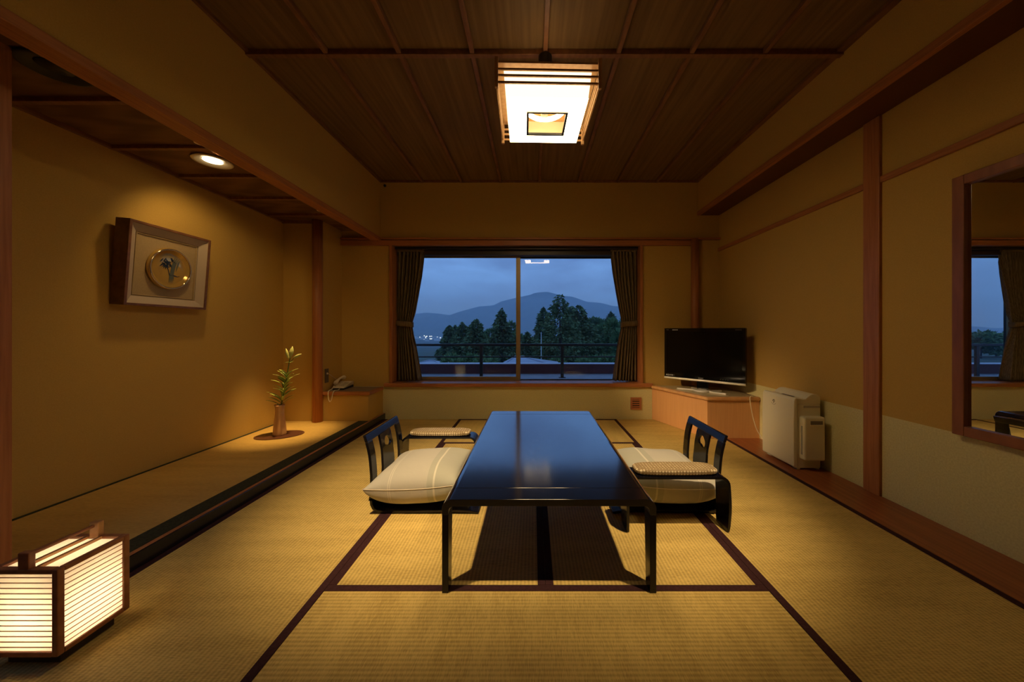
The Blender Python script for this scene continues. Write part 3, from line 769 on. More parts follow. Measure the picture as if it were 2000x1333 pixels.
# ---------------------------------------------------------------- armrests
def make_armrest(label):
    t = thing('armrest', label, 'armrest', (0, 0, 0), group='low padded armrests beside the chairs', local=True)
    Lh = 0.247; R = 0.04; ztop = 0.272; th = 0.013
    path = []; 
    for z in np.linspace(0.0, ztop - R, 8): path.append((-Lh - 0.004 * math.sin(math.pi * z / 0.23), z))
    for a in np.linspace(math.pi, math.pi / 2, 7)[1:]: path.append((-Lh + R + R * math.cos(a), ztop - R + R * math.sin(a)))
    nmid = 6
    for k in range(1, nmid): path.append((-Lh + R + (2 * Lh - 2 * R) * k / nmid, ztop))
    path += [(-p[0], p[1]) for p in reversed(path[:14])]
    def half(x, z):
        if z >= ztop - R - 1e-6: return 0.062
        return float(np.interp(z, [0, 0.03, 0.12, ztop - R], [0.050, 0.058, 0.065, 0.063]))
    n = len(path); vs = []
    for sgn in (1, -1):
        for i, (x, z) in enumerate(path):
            a = Vector(path[max(i - 1, 0)]); b_ = Vector(path[min(i + 1, n - 1)]); d = (b_ - a).normalized(); nn = Vector((-d.y, d.x))
            q = Vector((x, z)) + nn * (sgn * th / 2)
            for e in (-1, 1): vs.append((q.x, e * half(x, z), max(q.y, 0)))
    fs = []
    for i in range(n - 1):
        a, b_, c, d = 2 * i, 2 * i + 1, 2 * i + 3, 2 * i + 2; o = 2 * n
        fs += [(a, b_, c, d), (o + d, o + c, o + b_, o + a), (a, d, o + d, o + a), (b_, o + b_, o + c, c)]
    fs += [(0, 2 * n, 2 * n + 1, 1), (2 * n - 2, 2 * n - 1, 4 * n - 1, 4 * n - 2)]
    MB().add(vs, fs, False).build('bent_frame', LACQ2, t, bevel=0.002)
    # pad
    def pad(u, v):
        a = 2 * math.pi * u; e = 0.42
        cx = math.copysign(abs(math.cos(a)) ** e, math.cos(a)); cy = math.copysign(abs(math.sin(a)) ** e, math.sin(a))
        ph = math.pi * (v - 0.5); rr = abs(math.cos(ph)) ** 0.35; zz = math.copysign(abs(math.sin(ph)) ** 0.8, math.sin(ph))
        return (0.207 * cx * (0.94 + 0.06 * rr) * rr if False else 0.207 * cx * rr ** 0.6, 0.058 * cy * rr ** 0.6, 0.2955 + 0.017 * zz)
    MB().grid(pad, 56, 12, closed_u=True).build('pad', MATS['pad'], t, fix=False)
    return t
ar1 = make_armrest('padded armrest on the far side of the left chair')
ar1.location = Vector((-0.636, 2.384, 0.0025)) * S
ar2 = copy_tree(ar1); ar2['label'] = 'padded armrest on the near side of the right chair'
ar2.location = Vector((0.716, 1.752, 0.0025)) * S; ar2.rotation_euler = (0, 0, math.pi)

# ---------------------------------------------------------------- cushions
BE, GR, CR = (0.43, 0.395, 0.32), (0.36, 0.345, 0.27), (0.56, 0.52, 0.41)
CUS = stripes_mat('cushion_cover', [(0.0, BE), (0.235, CR), (0.243, BE), (0.256, CR), (0.265, BE), (0.64, GR), (0.70, CR), (0.72, GR)])
def make_cushion(label):
    t = thing('floor_cushion', label, 'cushion', (0, 0, 0), group='plump floor cushions on the legless chairs', local=True)
    hx = 0.258; T = 0.104
    def P(u, v, sgn):
        k = 1 - 0.055 * ((1 - u * u) ** 1.0 + 0) * (abs(v) ** 4) * 1.0
        kx = 1 - 0.075 * (1 - v * v) * abs(u) ** 3; ky = 1 - 0.075 * (1 - u * u) * abs(v) ** 3
        x = hx * u * kx; y = hx * v * ky
        prof = max(0.0, (1 - abs(u) ** 2.6)) ** 0.55 * max(0.0, (1 - abs(v) ** 2.6)) ** 0.55
        pl_ = max(0.0, (1 - abs(u) ** 3.4)) ** 0.36 * max(0.0, (1 - abs(v) ** 3.4)) ** 0.36
        cl = 0.022 * (u * u * v * v)
        wob = 0.006 * math.sin(5 * u + 2) * math.sin(4 * v + 1) * prof
        z = (T * prof + wob if sgn > 0 else -0.118 * pl_) + cl
        return (x, y, 0.128 + z)
    n = 44
    def w(a): return math.sin(a * math.pi / 2)
    m = MB(); vs = []; idx = {}
    for sgn in (1, -1):
        for j in range(n + 1):
            for i in range(n + 1):
                edge = i in (0, n) or j in (0, n)
                if sgn < 0 and edge: idx[(sgn, i, j)] = idx[(1, i, j)]; continue
                idx[(sgn, i, j)] = len(vs); vs.append(P(w(2 * i / n - 1), w(2 * j / n - 1), sgn))
    fs = []
    for sgn in (1, -1):
        for j in range(n):
            for i in range(n):
                q = (idx[(sgn, i, j)], idx[(sgn, i + 1, j)], idx[(sgn, i + 1, j + 1)], idx[(sgn, i, j + 1)])
                fs.append(q if sgn > 0 else tuple(reversed(q)))
    m.add(vs, fs, True).build('cover', CUS, t, fix=False)
    ring = []
    for (i0, j0, di, dj) in ((0, 0, 1, 0), (n, 0, 0, 1), (n, n, -1, 0), (0, n, 0, -1)):
        for k in range(0, n, 2): ring.append(P(w(2 * (i0 + di * k) / n - 1), w(2 * (j0 + dj * k) / n - 1), 1))
    MB().tube(ring, 0.0022, 6, closed=True).build('seam_piping', M('cushion_piping', (0.62, 0.53, 0.39), 0.8), t)
    return t
cu1 = make_cushion('plump cream cushion with pale bands on the left chair')
cu1.location = Vector((-0.632, 2.075, 0.024)) * S; cu1.rotation_euler = (0, math.radians(-3), math.radians(0))
cu2 = copy_tree(cu1); cu2['label'] = 'plump cream cushion with pale bands on the right chair'
cu2.location = Vector((0.752, 2.075, 0.024)) * S; cu2.rotation_euler = (0, math.radians(-3), math.pi + 0.04)

# ---------------------------------------------------------------- television cabinet
tvc = thing('corner_cabinet', 'orange veneered corner cabinet under the television', 'cabinet', (1.80, 3.5, 0.004))
base_poly = [(1.335, YB - 0.002), (1.607, 3.18), (XR - 0.002, 3.18), (XR - 0.002, YB - 0.002)]
MB().prism(base_poly, 'z', 0.003, 0.350).build('body', CABWOOD, tvc, bevel=0.002)
top_poly2 = [(1.312, YB - 0.03), (1.595, 3.158), (XR - 0.002, 3.158), (XR - 0.002, YB - 0.03)]
MB().prism(top_poly2, 'z', 0.350, 0.386).build('top', M('cabinet_edge', (0.62, 0.33, 0.13), 0.3, col2=(0.54, 0.27, 0.10), nscale=3, stretch=(6, 6, 6)), tvc, bevel=0.014, seg=4)
ins = [(1.365, YB - 0.05), (1.627, 3.192), (XR - 0.02, 3.192), (XR - 0.02, YB - 0.05)]
MB().prism(ins, 'z', 0.3855, 0.3868).build('top_inlay', M('cabinet_inlay', (0.52, 0.42, 0.25), 0.25, col2=(0.46, 0.37, 0.22), nscale=30), tvc)

# ---------------------------------------------------------------- television
def text_part(name, body, size, parent, loc, rot, mat, extrude=0.0004, align='LEFT'):
    cu = bpy.data.curves.new(name, 'FONT'); cu.body = body; cu.size = size * S; cu.extrude = extrude; cu.align_x = align
    ob = bpy.data.objects.new(name + '_tmp', cu); COL.objects.link(ob)
    dg = bpy.context.evaluated_depsgraph_get(); me = bpy.data.meshes.new_from_object(ob.evaluated_get(dg))
    bpy.data.objects.remove(ob); me.name = name; me.materials.clear(); me.materials.append(mat)
    o = bpy.data.objects.new(name, me); COL.objects.link(o); o.parent = parent
    o.location = (Vector(loc) - Vector(ORG[parent.name])) * S; o.rotation_euler = rot; ORG[o.name] = loc
    return o
tv = thing('television', 'black flat television with silver lower strip on the corner cabinet', 'television', (1.705, 3.47, 0.387), rotz=math.atan2(-0.54, 0.544), local=True)
TW = 0.383
zb, zt_ = 0.096, 0.634
box((-TW, -0.012, zb), (TW, 0.035, zt_)).build('housing', BEZEL, tv, bevel=0.006)
MB().prism([(-0.28, 0.035), (0.28, 0.035), (0.22, 0.085), (-0.22, 0.085)], 'z', zb + 0.06, zt_ - 0.08).build('back_cover', DARK, tv)
m = MB(); bw = 0.026; f0, f1 = -0.018, -0.012
m.box((-TW, f0, zb + 0.07), (-TW + bw, f1, zt_)).box((TW - bw, f0, zb + 0.07), (TW, f1, zt_)).box((-TW + bw, f0, zt_ - 0.034), (TW - bw, f1, zt_)).box((-TW, f0, zb + 0.022), (TW, f1, zb + 0.07))
m.build('bezel', BEZEL, tv)
box((-TW + bw, -0.0145, zb + 0.07), (TW - bw, -0.0125, zt_ - 0.034)).build('screen', SCREEN, tv)
MB().prism([(-0.020, zb), (-0.030, zb + 0.006), (-0.030, zb + 0.016), (-0.020, zb + 0.022), (-0.008, zb + 0.022), (-0.008, zb)], 'x', -TW, TW).build('silver_strip', SILVER, tv, bevel=0.002)
MB().prism([(-0.055, 0.0), (0.055, 0.0), (0.045, 0.04), (-0.045, 0.04)], 'z', 0.012, zb + 0.02).build('stand_neck', BEZEL, tv)
def foot_arm(x0, y0, x1, y1, w0, w1):
    d = Vector((x1 - x0, y1 - y0)).normalized(); nn = Vector((-d.y, d.x))
    poly = [(x0 + nn.x * w0, y0 + nn.y * w0), (x1 + nn.x * w1, y1 + nn.y * w1), (x1 - nn.x * w1, y1 - nn.y * w1), (x0 - nn.x * w0, y0 - nn.y * w0)]
    return MB().prism(poly, 'z', 0.0, 0.014)
for s in (-1, 1):
    foot_arm(s * 0.05, -0.005, s * 0.235, -0.055, 0.028, 0.014).build('foot_arm', SILVER, tv, bevel=0.003)
    foot_arm(s * 0.05, 0.0, s * 0.14, 0.11, 0.026, 0.012).build('foot_arm', SILVER, tv, bevel=0.003)
MB().lathe([(0.0, 0.0), (0.085, 0.0), (0.082, 0.014), (0.03, 0.022), (0.0, 0.022)], (0, -0.005, 0), 28).build('foot_hub', SILVER, tv)
RX = (math.pi / 2, 0, 0)
text_part('lettering', 'AQUOS', 0.022, tv, (-TW + 0.016, -0.0187, zb + 0.034), RX, WHITEPRINT)
text_part('lettering', 'SHARP', 0.016, tv, (-0.035, -0.0187, zb + 0.029), RX, WHITEPRINT)
for (x, z, w, mt) in ((-TW + 0.095, zb + 0.039, 0.016, GREYPRINT), (-TW + 0.085, zt_ - 0.020, 0.060, WHITEPRINT), (-TW + 0.022, zt_ - 0.019, 0.026, GREYPRINT), (TW - 0.085, zt_ - 0.020, 0.055, GREYPRINT)):
    n = max(3, int(w / 0.008)); m = MB()
    for k in range(n): m.box((x + k * w / n, -0.0187, z), (x + (k + 0.72) * w / n, -0.018, z + 0.006))
    m.build('print_mark', mt, tv)
for k in range(4):
    MB().lathe([(0.0, 0.0), (0.0022, 0.0), (0.0022, -0.0008), (0, -0.0008)], (0.17 + 0.022 * k, -0.018, zb + 0.04), 10, axis='y').build('indicator', GREYPRINT, tv)

# ---------------------------------------------------------------- air purifier
ap = thing('air_purifier', 'ivory air purifier standing against the right wall', 'air purifier', (1.96, 2.62, 0.004))
AY0, AY1 = 2.462, 2.79
box((1.884, AY0, 0.014), (2.052, AY1, 0.47)).build('body', WHITEP, ap, bevel=0.006)
for ya in (AY0 + 0.006, AY1 - 0.05):
    for xa in (1.888, 2.026): box((xa, ya, 0.004), (xa + 0.022, ya + 0.044, 0.014)).build('foot', WHITEP, ap)
MB().prism([(1.868, 0.020), (1.858, 0.030), (1.856, 0.30), (1.860, 0.498), (1.870, 0.516), (1.884, 0.516), (1.884, 0.020)], 'y', AY0 - 0.004, AY1 + 0.004).build('front_panel', WHITEP, ap, bevel=0.004, seg=3)
capp = [(1.884, 0.47), (1.884, 0.512), (1.905, 0.512), (1.93, 0.506), (1.948, 0.508), (1.965, 0.524), (1.985, 0.538), (2.008, 0.543), (2.032, 0.540), (2.048, 0.528), (2.052, 0.512), (2.052, 0.47)]
MB().prism(capp, 'y', AY0 + 0.002, AY1 - 0.002).build('top_cap', WHITEP, ap, bevel=0.003)
box((1.930, 2.56, 0.5045), (1.944, 2.68, 0.5085)).build('air_slot', DARK, ap)
box((1.905, 2.70, 0.511), (1.925, 2.75, 0.5135)).build('button', CREAM, ap)
tk = box((1.894, 2.405, 0.086), (2.040, AY0, 0.392)).build('water_tank', WHITEP, ap, bevel=0.012, seg=3)
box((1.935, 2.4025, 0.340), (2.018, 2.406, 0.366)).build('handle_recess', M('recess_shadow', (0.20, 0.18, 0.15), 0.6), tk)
box((1.930, 2.400, 0.3345), (2.023, 2.4052, 0.340)).build('handle_lip', WHITEP, tk)
box((1.8925, 2.425, 0.125), (1.8945, 2.437, 0.325)).build('level_window', M('tank_window', (0.35, 0.34, 0.30), 0.2), tk)
box((1.93, AY0 - 0.001, 0.445), (2.05, AY0 + 0.002, 0.462)).build('side_grip', M('grip_grey', (0.45, 0.41, 0.34), 0.5), ap)
# emblem: a bunch of dots over an arc
for (dy, dz) in ((0, 0), (0.010, 0.004), (-0.010, 0.004), (0.004, 0.011), (-0.005, 0.012), (0, -0.009)):
    MB().lathe([(0, 0), (0.0042, 0), (0.0036, -0.0012), (0, -0.0012)], (1.8587, 2.665 + dy, 0.452 + dz), 10, axis='x').build('emblem_dot', M('emblem_print', (0.16, 0.12, 0.07), 0.5), ap)
MB().tube([(1.8583, 2.665 + 0.026 * math.cos(a), 0.452 + 0.024 * math.sin(a)) for a in np.linspace(math.radians(205), math.radians(335), 12)], 0.0009, 6).build('emblem_arc', MATS['emblem_print'], ap)
# power cord of the purifier
cordp = [(2.02, 3.17, 0.392), (1.985, 3.15, 0.396), (1.972, 3.135, 0.36), (1.975, 3.10, 0.22), (1.99, 3.05, 0.10), (2.03, 2.98, 0.012), (2.07, 2.93, 0.008), (2.07, 2.80, 0.03)]
def smooth_path(p, n=6):
    p = [Vector(q) for q in p]; out = []
    for i in range(len(p) - 1):
        a, b_, c, d = p[max(i - 1, 0)], p[i], p[i + 1], p[min(i + 2, len(p) - 1)]
        for k in range(n):
            t = k / n; out.append(0.5 * ((2 * b_) + (c - a) * t + (2 * a - 5 * b_ + 4 * c - d) * t * t + (3 * b_ - a - 3 * c + d) * t ** 3))
    out.append(p[-1]); return out
tag(MB().tube(smooth_path(cordp), 0.0035, 6).build('power_cord', CREAM), 'pale power cord hanging down beside the corner cabinet', 'cord')

# ---------------------------------------------------------------- telephone shelf, telephone, socket
sh = thing('telephone_cabinet', 'papered corner cabinet with a brown shelf under the telephone', 'cabinet', (-1.9, 3.7, 0))
box((-2.146, YT + 0.006, 0.0), (-1.684, YB, 0.336)).build('body', WALL, sh)
box((-2.146, YT - 0.012, 0.336), (-1.660, YB - 0.032, 0.373)).build('shelf_top', WOODX, sh, bevel=0.010, seg=3)
box((-2.13, YT + 0.02, 0.3725), (-1.69, YB - 0.045, 0.3738)).build('shelf_inlay', M('shelf_inlay_grey', (0.20, 0.15, 0.11), 0.4), sh)
ph = thing('telephone', 'cream desk telephone with handset and hanging cord', 'telephone', (-2.045, 3.715, 0.374))
MB().prism([(3.62, 0.3745), (3.62, 0.388), (3.82, 0.400), (3.82, 0.3745)], 'x', -2.105, -1.985).build('base', DARK, ph, bevel=0.004)
MB().prism([(3.618, 0.389), (3.618, 0.400), (3.80, 0.442), (3.822, 0.438), (3.822, 0.402)], 'x', -2.107, -1.984).build('body', CREAM, ph, bevel=0.006, seg=3)
kp = M('key_beige', (0.50, 0.43, 0.32), 0.5)
for r in range(4):
    for c in range(3):
        y = 3.645 + r * 0.030; z = 0.4005 + (y - 3.618) * (0.042 / 0.182)
        box((-2.045 + c * 0.018, y, z), (-2.034 + c * 0.018, y + 0.018, z + 0.006)).build('key', kp, ph)
hp = []
for k in range(15):
    t = k / 14; y = 3.635 + 0.185 * t; zz = 0.412 + (y - 3.618) * 0.23 + 0.020 + 0.022 * math.sin(math.pi * t)
    hp.append((-2.085, y, zz))
MB().tube(hp, [0.018, 0.022, 0.021, 0.017, 0.014, 0.0125, 0.012, 0.012, 0.012, 0.0125, 0.014, 0.017, 0.021, 0.022, 0.018], 10).build('handset', CREAM, ph)
cpt = [(-2.09, 3.628, 0.415), (-2.085, 3.58, 0.392), (-2.080, 3.520, 0.383), (-2.075, 3.497, 0.362), (-2.072, 3.494, 0.31), (-2.058, 3.494, 0.276), (-2.040, 3.494, 0.30), (-2.032, 3.497, 0.345), (-2.026, 3.520, 0.381), (-2.02, 3.57, 0.379), (-2.03, 3.620, 0.384)]
MB().tube(smooth_path(cpt), 0.0048, 8).build('handset_cord', CREAM, ph)
so_ = thing('wall_socket', 'grey telephone socket plate on the niche wall beside the round post', 'socket', (-2.145, 3.585, 0.53))
box((-2.1465, 3.555, 0.455), (-2.139, 3.615, 0.60)).build('plate', M('socket_plate', (0.13, 0.10, 0.08), 0.4, metal=0.2), so_, bevel=0.002)
MB().lathe([(0, 0), (0.011, 0), (0.011, 0.005), (0.007, 0.008), (0, 0.008)], (-2.139, 3.585, 0.55), 14, axis='x').build('plug', CREAM, so_)
MB().tube(smooth_path([(-2.132, 3.585, 0.55), (-2.115, 3.60, 0.535), (-2.10, 3.66, 0.49), (-2.09, 3.75, 0.445), (-2.08, 3.83, 0.405)]), 0.002, 6).build('line_cord', CREAM, so_)

# ---------------------------------------------------------------- vent grille on the back wall
vg = thing('vent_grille', 'small brown wooden vent grille low on the window wall', 'vent', (1.155, YB, 0.18))
gx0, gx1, gz0, gz1 = 1.094, 1.212, 0.112, 0.246
GW = M('grille_wood', (0.42, 0.16, 0.07), 0.5)
m = MB(); e = 0.018
m.box((gx0, YB - 0.014, gz0), (gx0 + e, YB, gz1)).box((gx1 - e, YB - 0.014, gz0), (gx1, YB, gz1)).box((gx0 + e, YB - 0.014, gz0), (gx1 - e, YB, gz0 + e)).box((gx0 + e, YB - 0.014, gz1 - e), (gx1 - e, YB, gz1))
m.build('frame', GW, vg)
box((gx0 + e, YB - 0.003, gz0 + e), (gx1 - e, YB - 0.001, gz1 - e)).build('backing', DARK, vg)
for k in range(4):
    z = gz0 + e + 0.006 + k * 0.0245
    box((gx0 + e, YB - 0.012, z), (gx1 - e, YB - 0.004, z + 0.013)).build('slat', GW, vg)
hk = tag(MB().lathe([(0, 0), (0.016, 0), (0.013, -0.012), (0, -0.014)], ((752 - 1041) * YB / 674, YB, 1 + 282.5 * YB / 674), 14, axis='y').build('wall_stud', DARK), 'tiny dark round stud high in the corner of the window wall', 'stud')

# ---------------------------------------------------------------- mirror on the right wall
mi = thing('wall_mirror', 'tall mirror in a reddish wooden frame on the right wall', 'mirror', (XR, 1.30, 0.49))
mx0, mx1 = 2.050, XR
my0, my1, mz0, mz1 = 0.86, 1.690, 0.495, 1.742
fw = 0.047
box((mx0, my1 - fw, mz0), (mx1, my1, mz1)).build('frame_stile', MIRW, mi, bevel=0.003)
box((mx0, my0, mz0), (mx1, my0 + fw, mz1)).build('frame_stile', MIRW, mi, bevel=0.003)
box((mx0, my0 + fw, mz0), (mx1, my1 - fw, mz0 + fw)).build('frame_rail', MIRW, mi, bevel=0.003)
box((mx0, my0 + fw, mz1 - fw), (mx1, my1 - fw, mz1)).build('frame_rail', MIRW, mi, bevel=0.003)
box((mx1 - 0.02, my0 + fw, mz0 + fw), (mx1 - 0.010, my1 - fw, mz1 - fw)).build('mirror_glass', MIRROR, mi)

# ---------------------------------------------------------------- framed plate on the alcove wall
pic = thing('framed_plate', 'deep framed golden plate painted with bamboo on the alcove wall', 'picture', (XL, 2.337, 1.160), local=True)
pic.rotation_euler = (0, math.radians(4.4), 0)
PW, PH, PD = 0.262, 0.524, 0.088
FRW = M('picture_frame_wood', (0.20, 0.085, 0.035), 0.45, col2=(0.14, 0.055, 0.022), nscale=4, stretch=(6, 6, 6))
MATC = M('picture_linen', (0.40, 0.29, 0.16), 0.85, col2=(0.35, 0.25, 0.135), nscale=160)
ft = 0.016
box((0, -PW, 0), (PD, -PW + ft, PH)).build('frame_side', FRW, pic, bevel=0.002)
box((0, PW - ft, 0), (PD, PW, PH)).build('frame_side', FRW, pic, bevel=0.002)
box((0, -PW + ft, 0), (PD, PW - ft, ft)).build('frame_side', FRW, pic, bevel=0.002)
box((0, -PW + ft, PH - ft), (PD, PW - ft, PH)).build('frame_side', FRW, pic, bevel=0.002)
box((0.0, -PW + ft, ft), (0.048, PW - ft, PH - ft)).build('panel', MATC, pic)
def ring_prism(o0, i0, do, di):
    vs = []
    for (a, d) in ((o0, do), (i0, di)):
        y, z0, z1 = a; vs += [(d, -y, z0), (d, y, z0), (d, y, z1), (d, -y, z1)]
    vs += [(0.048, p[1], p[2]) for p in vs[:4]] + [(0.048, p[1], p[2]) for p in vs[4:8]]
    fs = [(i, (i + 1) % 4, 4 + (i + 1) % 4, 4 + i) for i in range(4)]
    fs += [(4 + i, 4 + (i + 1) % 4, 12 + (i + 1) % 4, 12 + i) for i in range(4)] + [(i, 8 + i, 8 + (i + 1) % 4, (i + 1) % 4) for i in range(4)]
    return MB().add(vs, fs)
ring_prism((PW - ft, ft, PH - ft), (PW - ft - 0.045, ft + 0.045, PH - ft - 0.045), PD - 0.006, 0.056).build('liner', M('picture_liner', (0.44, 0.35, 0.28), 0.7), pic)
for (ya, yb, za, zb2) in ((-0.195, 0.195, 0.066, 0.072), (-0.195, 0.195, 0.452, 0.458), (-0.195, -0.189, 0.072, 0.452), (0.189, 0.195, 0.072, 0.452)):
    box((0.047, ya, za), (0.054, yb, zb2)).build('bead', MATC, pic, bevel=0.002)
pcz, pcy = 0.262, 0.012
GOLD = M('plate_gold', (0.66, 0.43, 0.13), 0.14, metal=0.55, spec=0.6)
plate = MB().lathe([(0.0, 0.052), (0.100, 0.053), (0.112, 0.058), (0.124, 0.068), (0.134, 0.070), (0.140, 0.064), (0.141, 0.054), (0.138, 0.0485), (0, 0.0485)], (0, pcy, pcz), 48, axis='x').build('plate', GOLD, pic)
MB().tube([(0.067, pcy + 0.131 * math.cos(a), pcz + 0.131 * math.sin(a)) for a in np.linspace(0, 2 * math.pi, 49)[:-1]], 0.0065, 8, closed=True).build('rim', M('plate_rim_gold', (0.72, 0.52, 0.24), 0.12, metal=0.9), plate)
INK = M('painted_ink', (0.02, 0.025, 0.02), 0.35); INK2 = M('painted_ink_green', (0.10, 0.11, 0.05), 0.35)
def stroke(pts, w, mat, name):
    P_ = [Vector((y, z)) for (y, z) in pts]; n = len(P_); vs = []
    for i, p in enumerate(P_):
        d = (P_[min(i + 1, n - 1)] - P_[max(i - 1, 0)]).normalized(); nn = Vector((-d.y, d.x)); ww = w[i] / 2
        for e in (-1, 1): vs.append((0.0537 + 0.0, pcy + p.x + nn.x * ww * e, pcz + p.y + nn.y * ww * e))
    vs2 = [(v[0] + 0.0006, v[1], v[2]) for v in vs]
    fs = []
    o = len(vs)
    for i in range(n - 1):
        a, b_, c, d = 2 * i, 2 * i + 1, 2 * i + 3, 2 * i + 2
        fs += [(a, b_, c, d), (o + d, o + c, o + b_, o + a), (a, d, o + d, o + a), (b_, o + b_, o + c, c)]
    return MB().add(vs + vs2, fs).build(name, mat, plate)
# in the plate's plane: first coordinate runs away from the viewer (+Y), second upward
for (dx, w_) in ((-0.006, 0.009), (0.003, 0.011), (0.012, 0.007)):
    stroke([(0.010 + dx, -0.092), (0.014 + dx, -0.055), (0.018 + dx, -0.02), (0.025 + dx, 0.025), (0.034 + dx * 1.3, 0.062), (0.044 + dx * 1.6, 0.084)], [0.002, w_, w_, w_, w_ * 0.8, 0.002], INK2, 'painted_stem')
stroke([(0.046, -0.01), (0.050, 0.02), (0.058, 0.05), (0.066, 0.068)], [0.002, 0.010, 0.012, 0.002], INK2, 'painted_stem')
stroke([(0.030, -0.05), (0.036, -0.075)], [0.005, 0.001], INK2, 'painted_stem')
stroke([(0.004, -0.04), (-0.006, -0.005), (-0.018, 0.02)], [0.005, 0.004, 0.003], INK, 'painted_twig')
stroke([(0.002, -0.042), (0.03, -0.04), (0.055, -0.045), (0.072, -0.04)], [0.006, 0.008, 0.004, 0.002], INK, 'painted_twig')
rl = random.Random(4)
for k in range(16):
    cx, cz_ = rl.uniform(-0.045, 0.015), rl.uniform(0.03, 0.085); a = rl.uniform(math.pi * 1.05, math.pi * 1.95); l = rl.uniform(0.025, 0.04)
    stroke([(cx, cz_), (cx + 0.5 * l * math.cos(a), cz_ + 0.5 * l * math.sin(a)), (cx + l * math.cos(a), cz_ + l * math.sin(a))], [0.003, 0.009, 0.001], INK, 'painted_leaf')
for k in range(7):
    a = math.radians(150 + 40 * k * 0.75); l = 0.03
    stroke([(-0.024, 0.024), (-0.024 + 0.5 * l * math.cos(a), 0.024 + 0.5 * l * math.sin(a)), (-0.024 + l * math.cos(a), 0.024 + l * math.sin(a))], [0.003, 0.006, 0.001], INK, 'painted_leaf')
for c, yy in enumerate((-0.062, -0.050)):
    for k in range(5):
        zz = 0.012 - k * 0.013; stroke([(yy - 0.003, zz), (yy + 0.003, zz - 0.004), (yy - 0.001, zz - 0.008)], [0.0016, 0.0016, 0.001], M('painted_script', (0.30, 0.20, 0.07), 0.4), 'painted_script')

# ---------------------------------------------------------------- vase, oval board, lily
vx, vy = -2.235, 3.045
ob_ = thing('oval_board', 'thin dark brown oval board under the vase', 'board', (vx, vy, ZT), rotz=math.radians(22), local=True)
OVM = M('oval_board_wood', (0.10, 0.035, 0.02), 0.4)
m = MB(); n = 48
vs = [(0.185 * math.cos(2 * math.pi * k / n), 0.128 * math.sin(2 * math.pi * k / n), 0.0) for k in range(n)]
m.prism([(v[0], v[1]) for v in vs], 'z', 0.0005, 0.006).build('board', OVM, ob_)
VW = M('vase_wood', (0.66, 0.39, 0.18), 0.4, col2=(0.56, 0.31, 0.135), nscale=3, stretch=(16, 16, 2))
va = thing('flower_vase', 'slim waisted wooden vase holding a lily stem', 'vase', (vx, vy, ZT + 0.0062))
MB().lathe([(0, 0), (0.050, 0), (0.051, 0.01), (0.047, 0.07), (0.040, 0.14), (0.034, 0.19), (0.0335, 0.22), (0.037, 0.25), (0.040, 0.264), (0.036, 0.264), (0.030, 0.235), (0.026, 0.20), (0, 0.19)], (vx, vy, ZT + 0.0062), 32).build('vase_body', VW, va)
MB().tube([(vx + 0.038 * math.cos(a), vy + 0.038 * math.sin(a), ZT + 0.270) for a in np.linspace(0, 2 * math.pi, 25)[:-1]], 0.0022, 6, closed=True).build('rim', M('vase_rim', (0.36, 0.12, 0.05), 0.3), va)
ly_ = thing('lily_stem', 'green lily stem with narrow leaves and closed buds in the vase', 'flower', (vx, vy, ZT + 0.2))
GRN = M('lily_leaf', (0.34, 0.46, 0.08), 0.45, col2=(0.48, 0.54, 0.14), nscale=14)
BUD = M('lily_bud', (0.46, 0.44, 0.17), 0.5, col2=(0.38, 0.40, 0.12), nscale=14)
STM = M('lily_stem_green', (0.07, 0.11, 0.03), 0.5)
def sp(t): # stem curve
    return Vector((vx + 0.005 + 0.075 * t ** 1.5 + 0.012 * math.sin(3 * t), vy + 0.02 * t, 0.28 + 0.50 * t))
sps = [sp(k / 16) for k in range(17)]
MB().tube([(vx, vy, ZT + 0.20)] + sps, 0.0045, 8).build('stem', STM, ly_)
rl = random.Random(9)
def leaf(base, az, up, length, width, mat, name, curl=0.5):
    d = Vector((math.cos(az), math.sin(az), 0)); side = Vector((-math.sin(az), math.cos(az), 0)); n = 7; vs = []
    for sgn in (0, 1):
        for i in range(n + 1):
            t = i / n; p = Vector(base) + d * (length * t * math.cos(up * (1 - curl * t))) + Vector((0, 0, 1)) * (length * (math.sin(up) * t - curl * 0.55 * t * t * math.sin(up) * 1.2))
            w = width * math.sin(math.pi * min(1, 0.08 + 0.92 * t)) ** 0.8 * 0.5 + 0.0005
            off = Vector((0, 0, -0.0016 * sgn))
            vs += [p - side * w + off + Vector((0, 0, 0.25 * w)), p + off, p + side * w + off + Vector((0, 0, 0.25 * w))]
    fs = []; o = 3 * (n + 1)
    for i in range(n):
        for k in (0, 1):
            a = 3 * i + k; fs += [(a, a + 1, a + 4, a + 3), (o + a + 3, o + a + 4, o + a + 1, o + a)]
        fs += [(3 * i, 3 * i + 3, o + 3 * i + 3, o + 3 * i), (3 * i + 2, o + 3 * i + 2, o + 3 * i + 5, 3 * i + 5)]
    fs += [(0, o, o + 1, 1), (1, o + 1, o + 2, 2)]
    MB().add(vs, fs, True).build(name, mat, ly_, fix=False)
for k in range(30):
    t = 0.10 + 0.56 * k / 29; az = (0 if k % 2 else math.pi) + rl.uniform(-0.9, 0.9) + (0.5 if k % 3 == 0 else -0.3)
    ln = 0.118 - 0.055 * t + rl.uniform(-0.012, 0.012)
    leaf(sp(t), az, rl.uniform(0.75, 1.15), ln * 1.12, 0.028, GRN, 'leaf', 0.45)
for k in range(6): leaf(sp(0.87), k * 1.05 + 0.3, rl.uniform(-0.2, 0.6), 0.035, 0.014, GRN, 'leaf', 0.4)
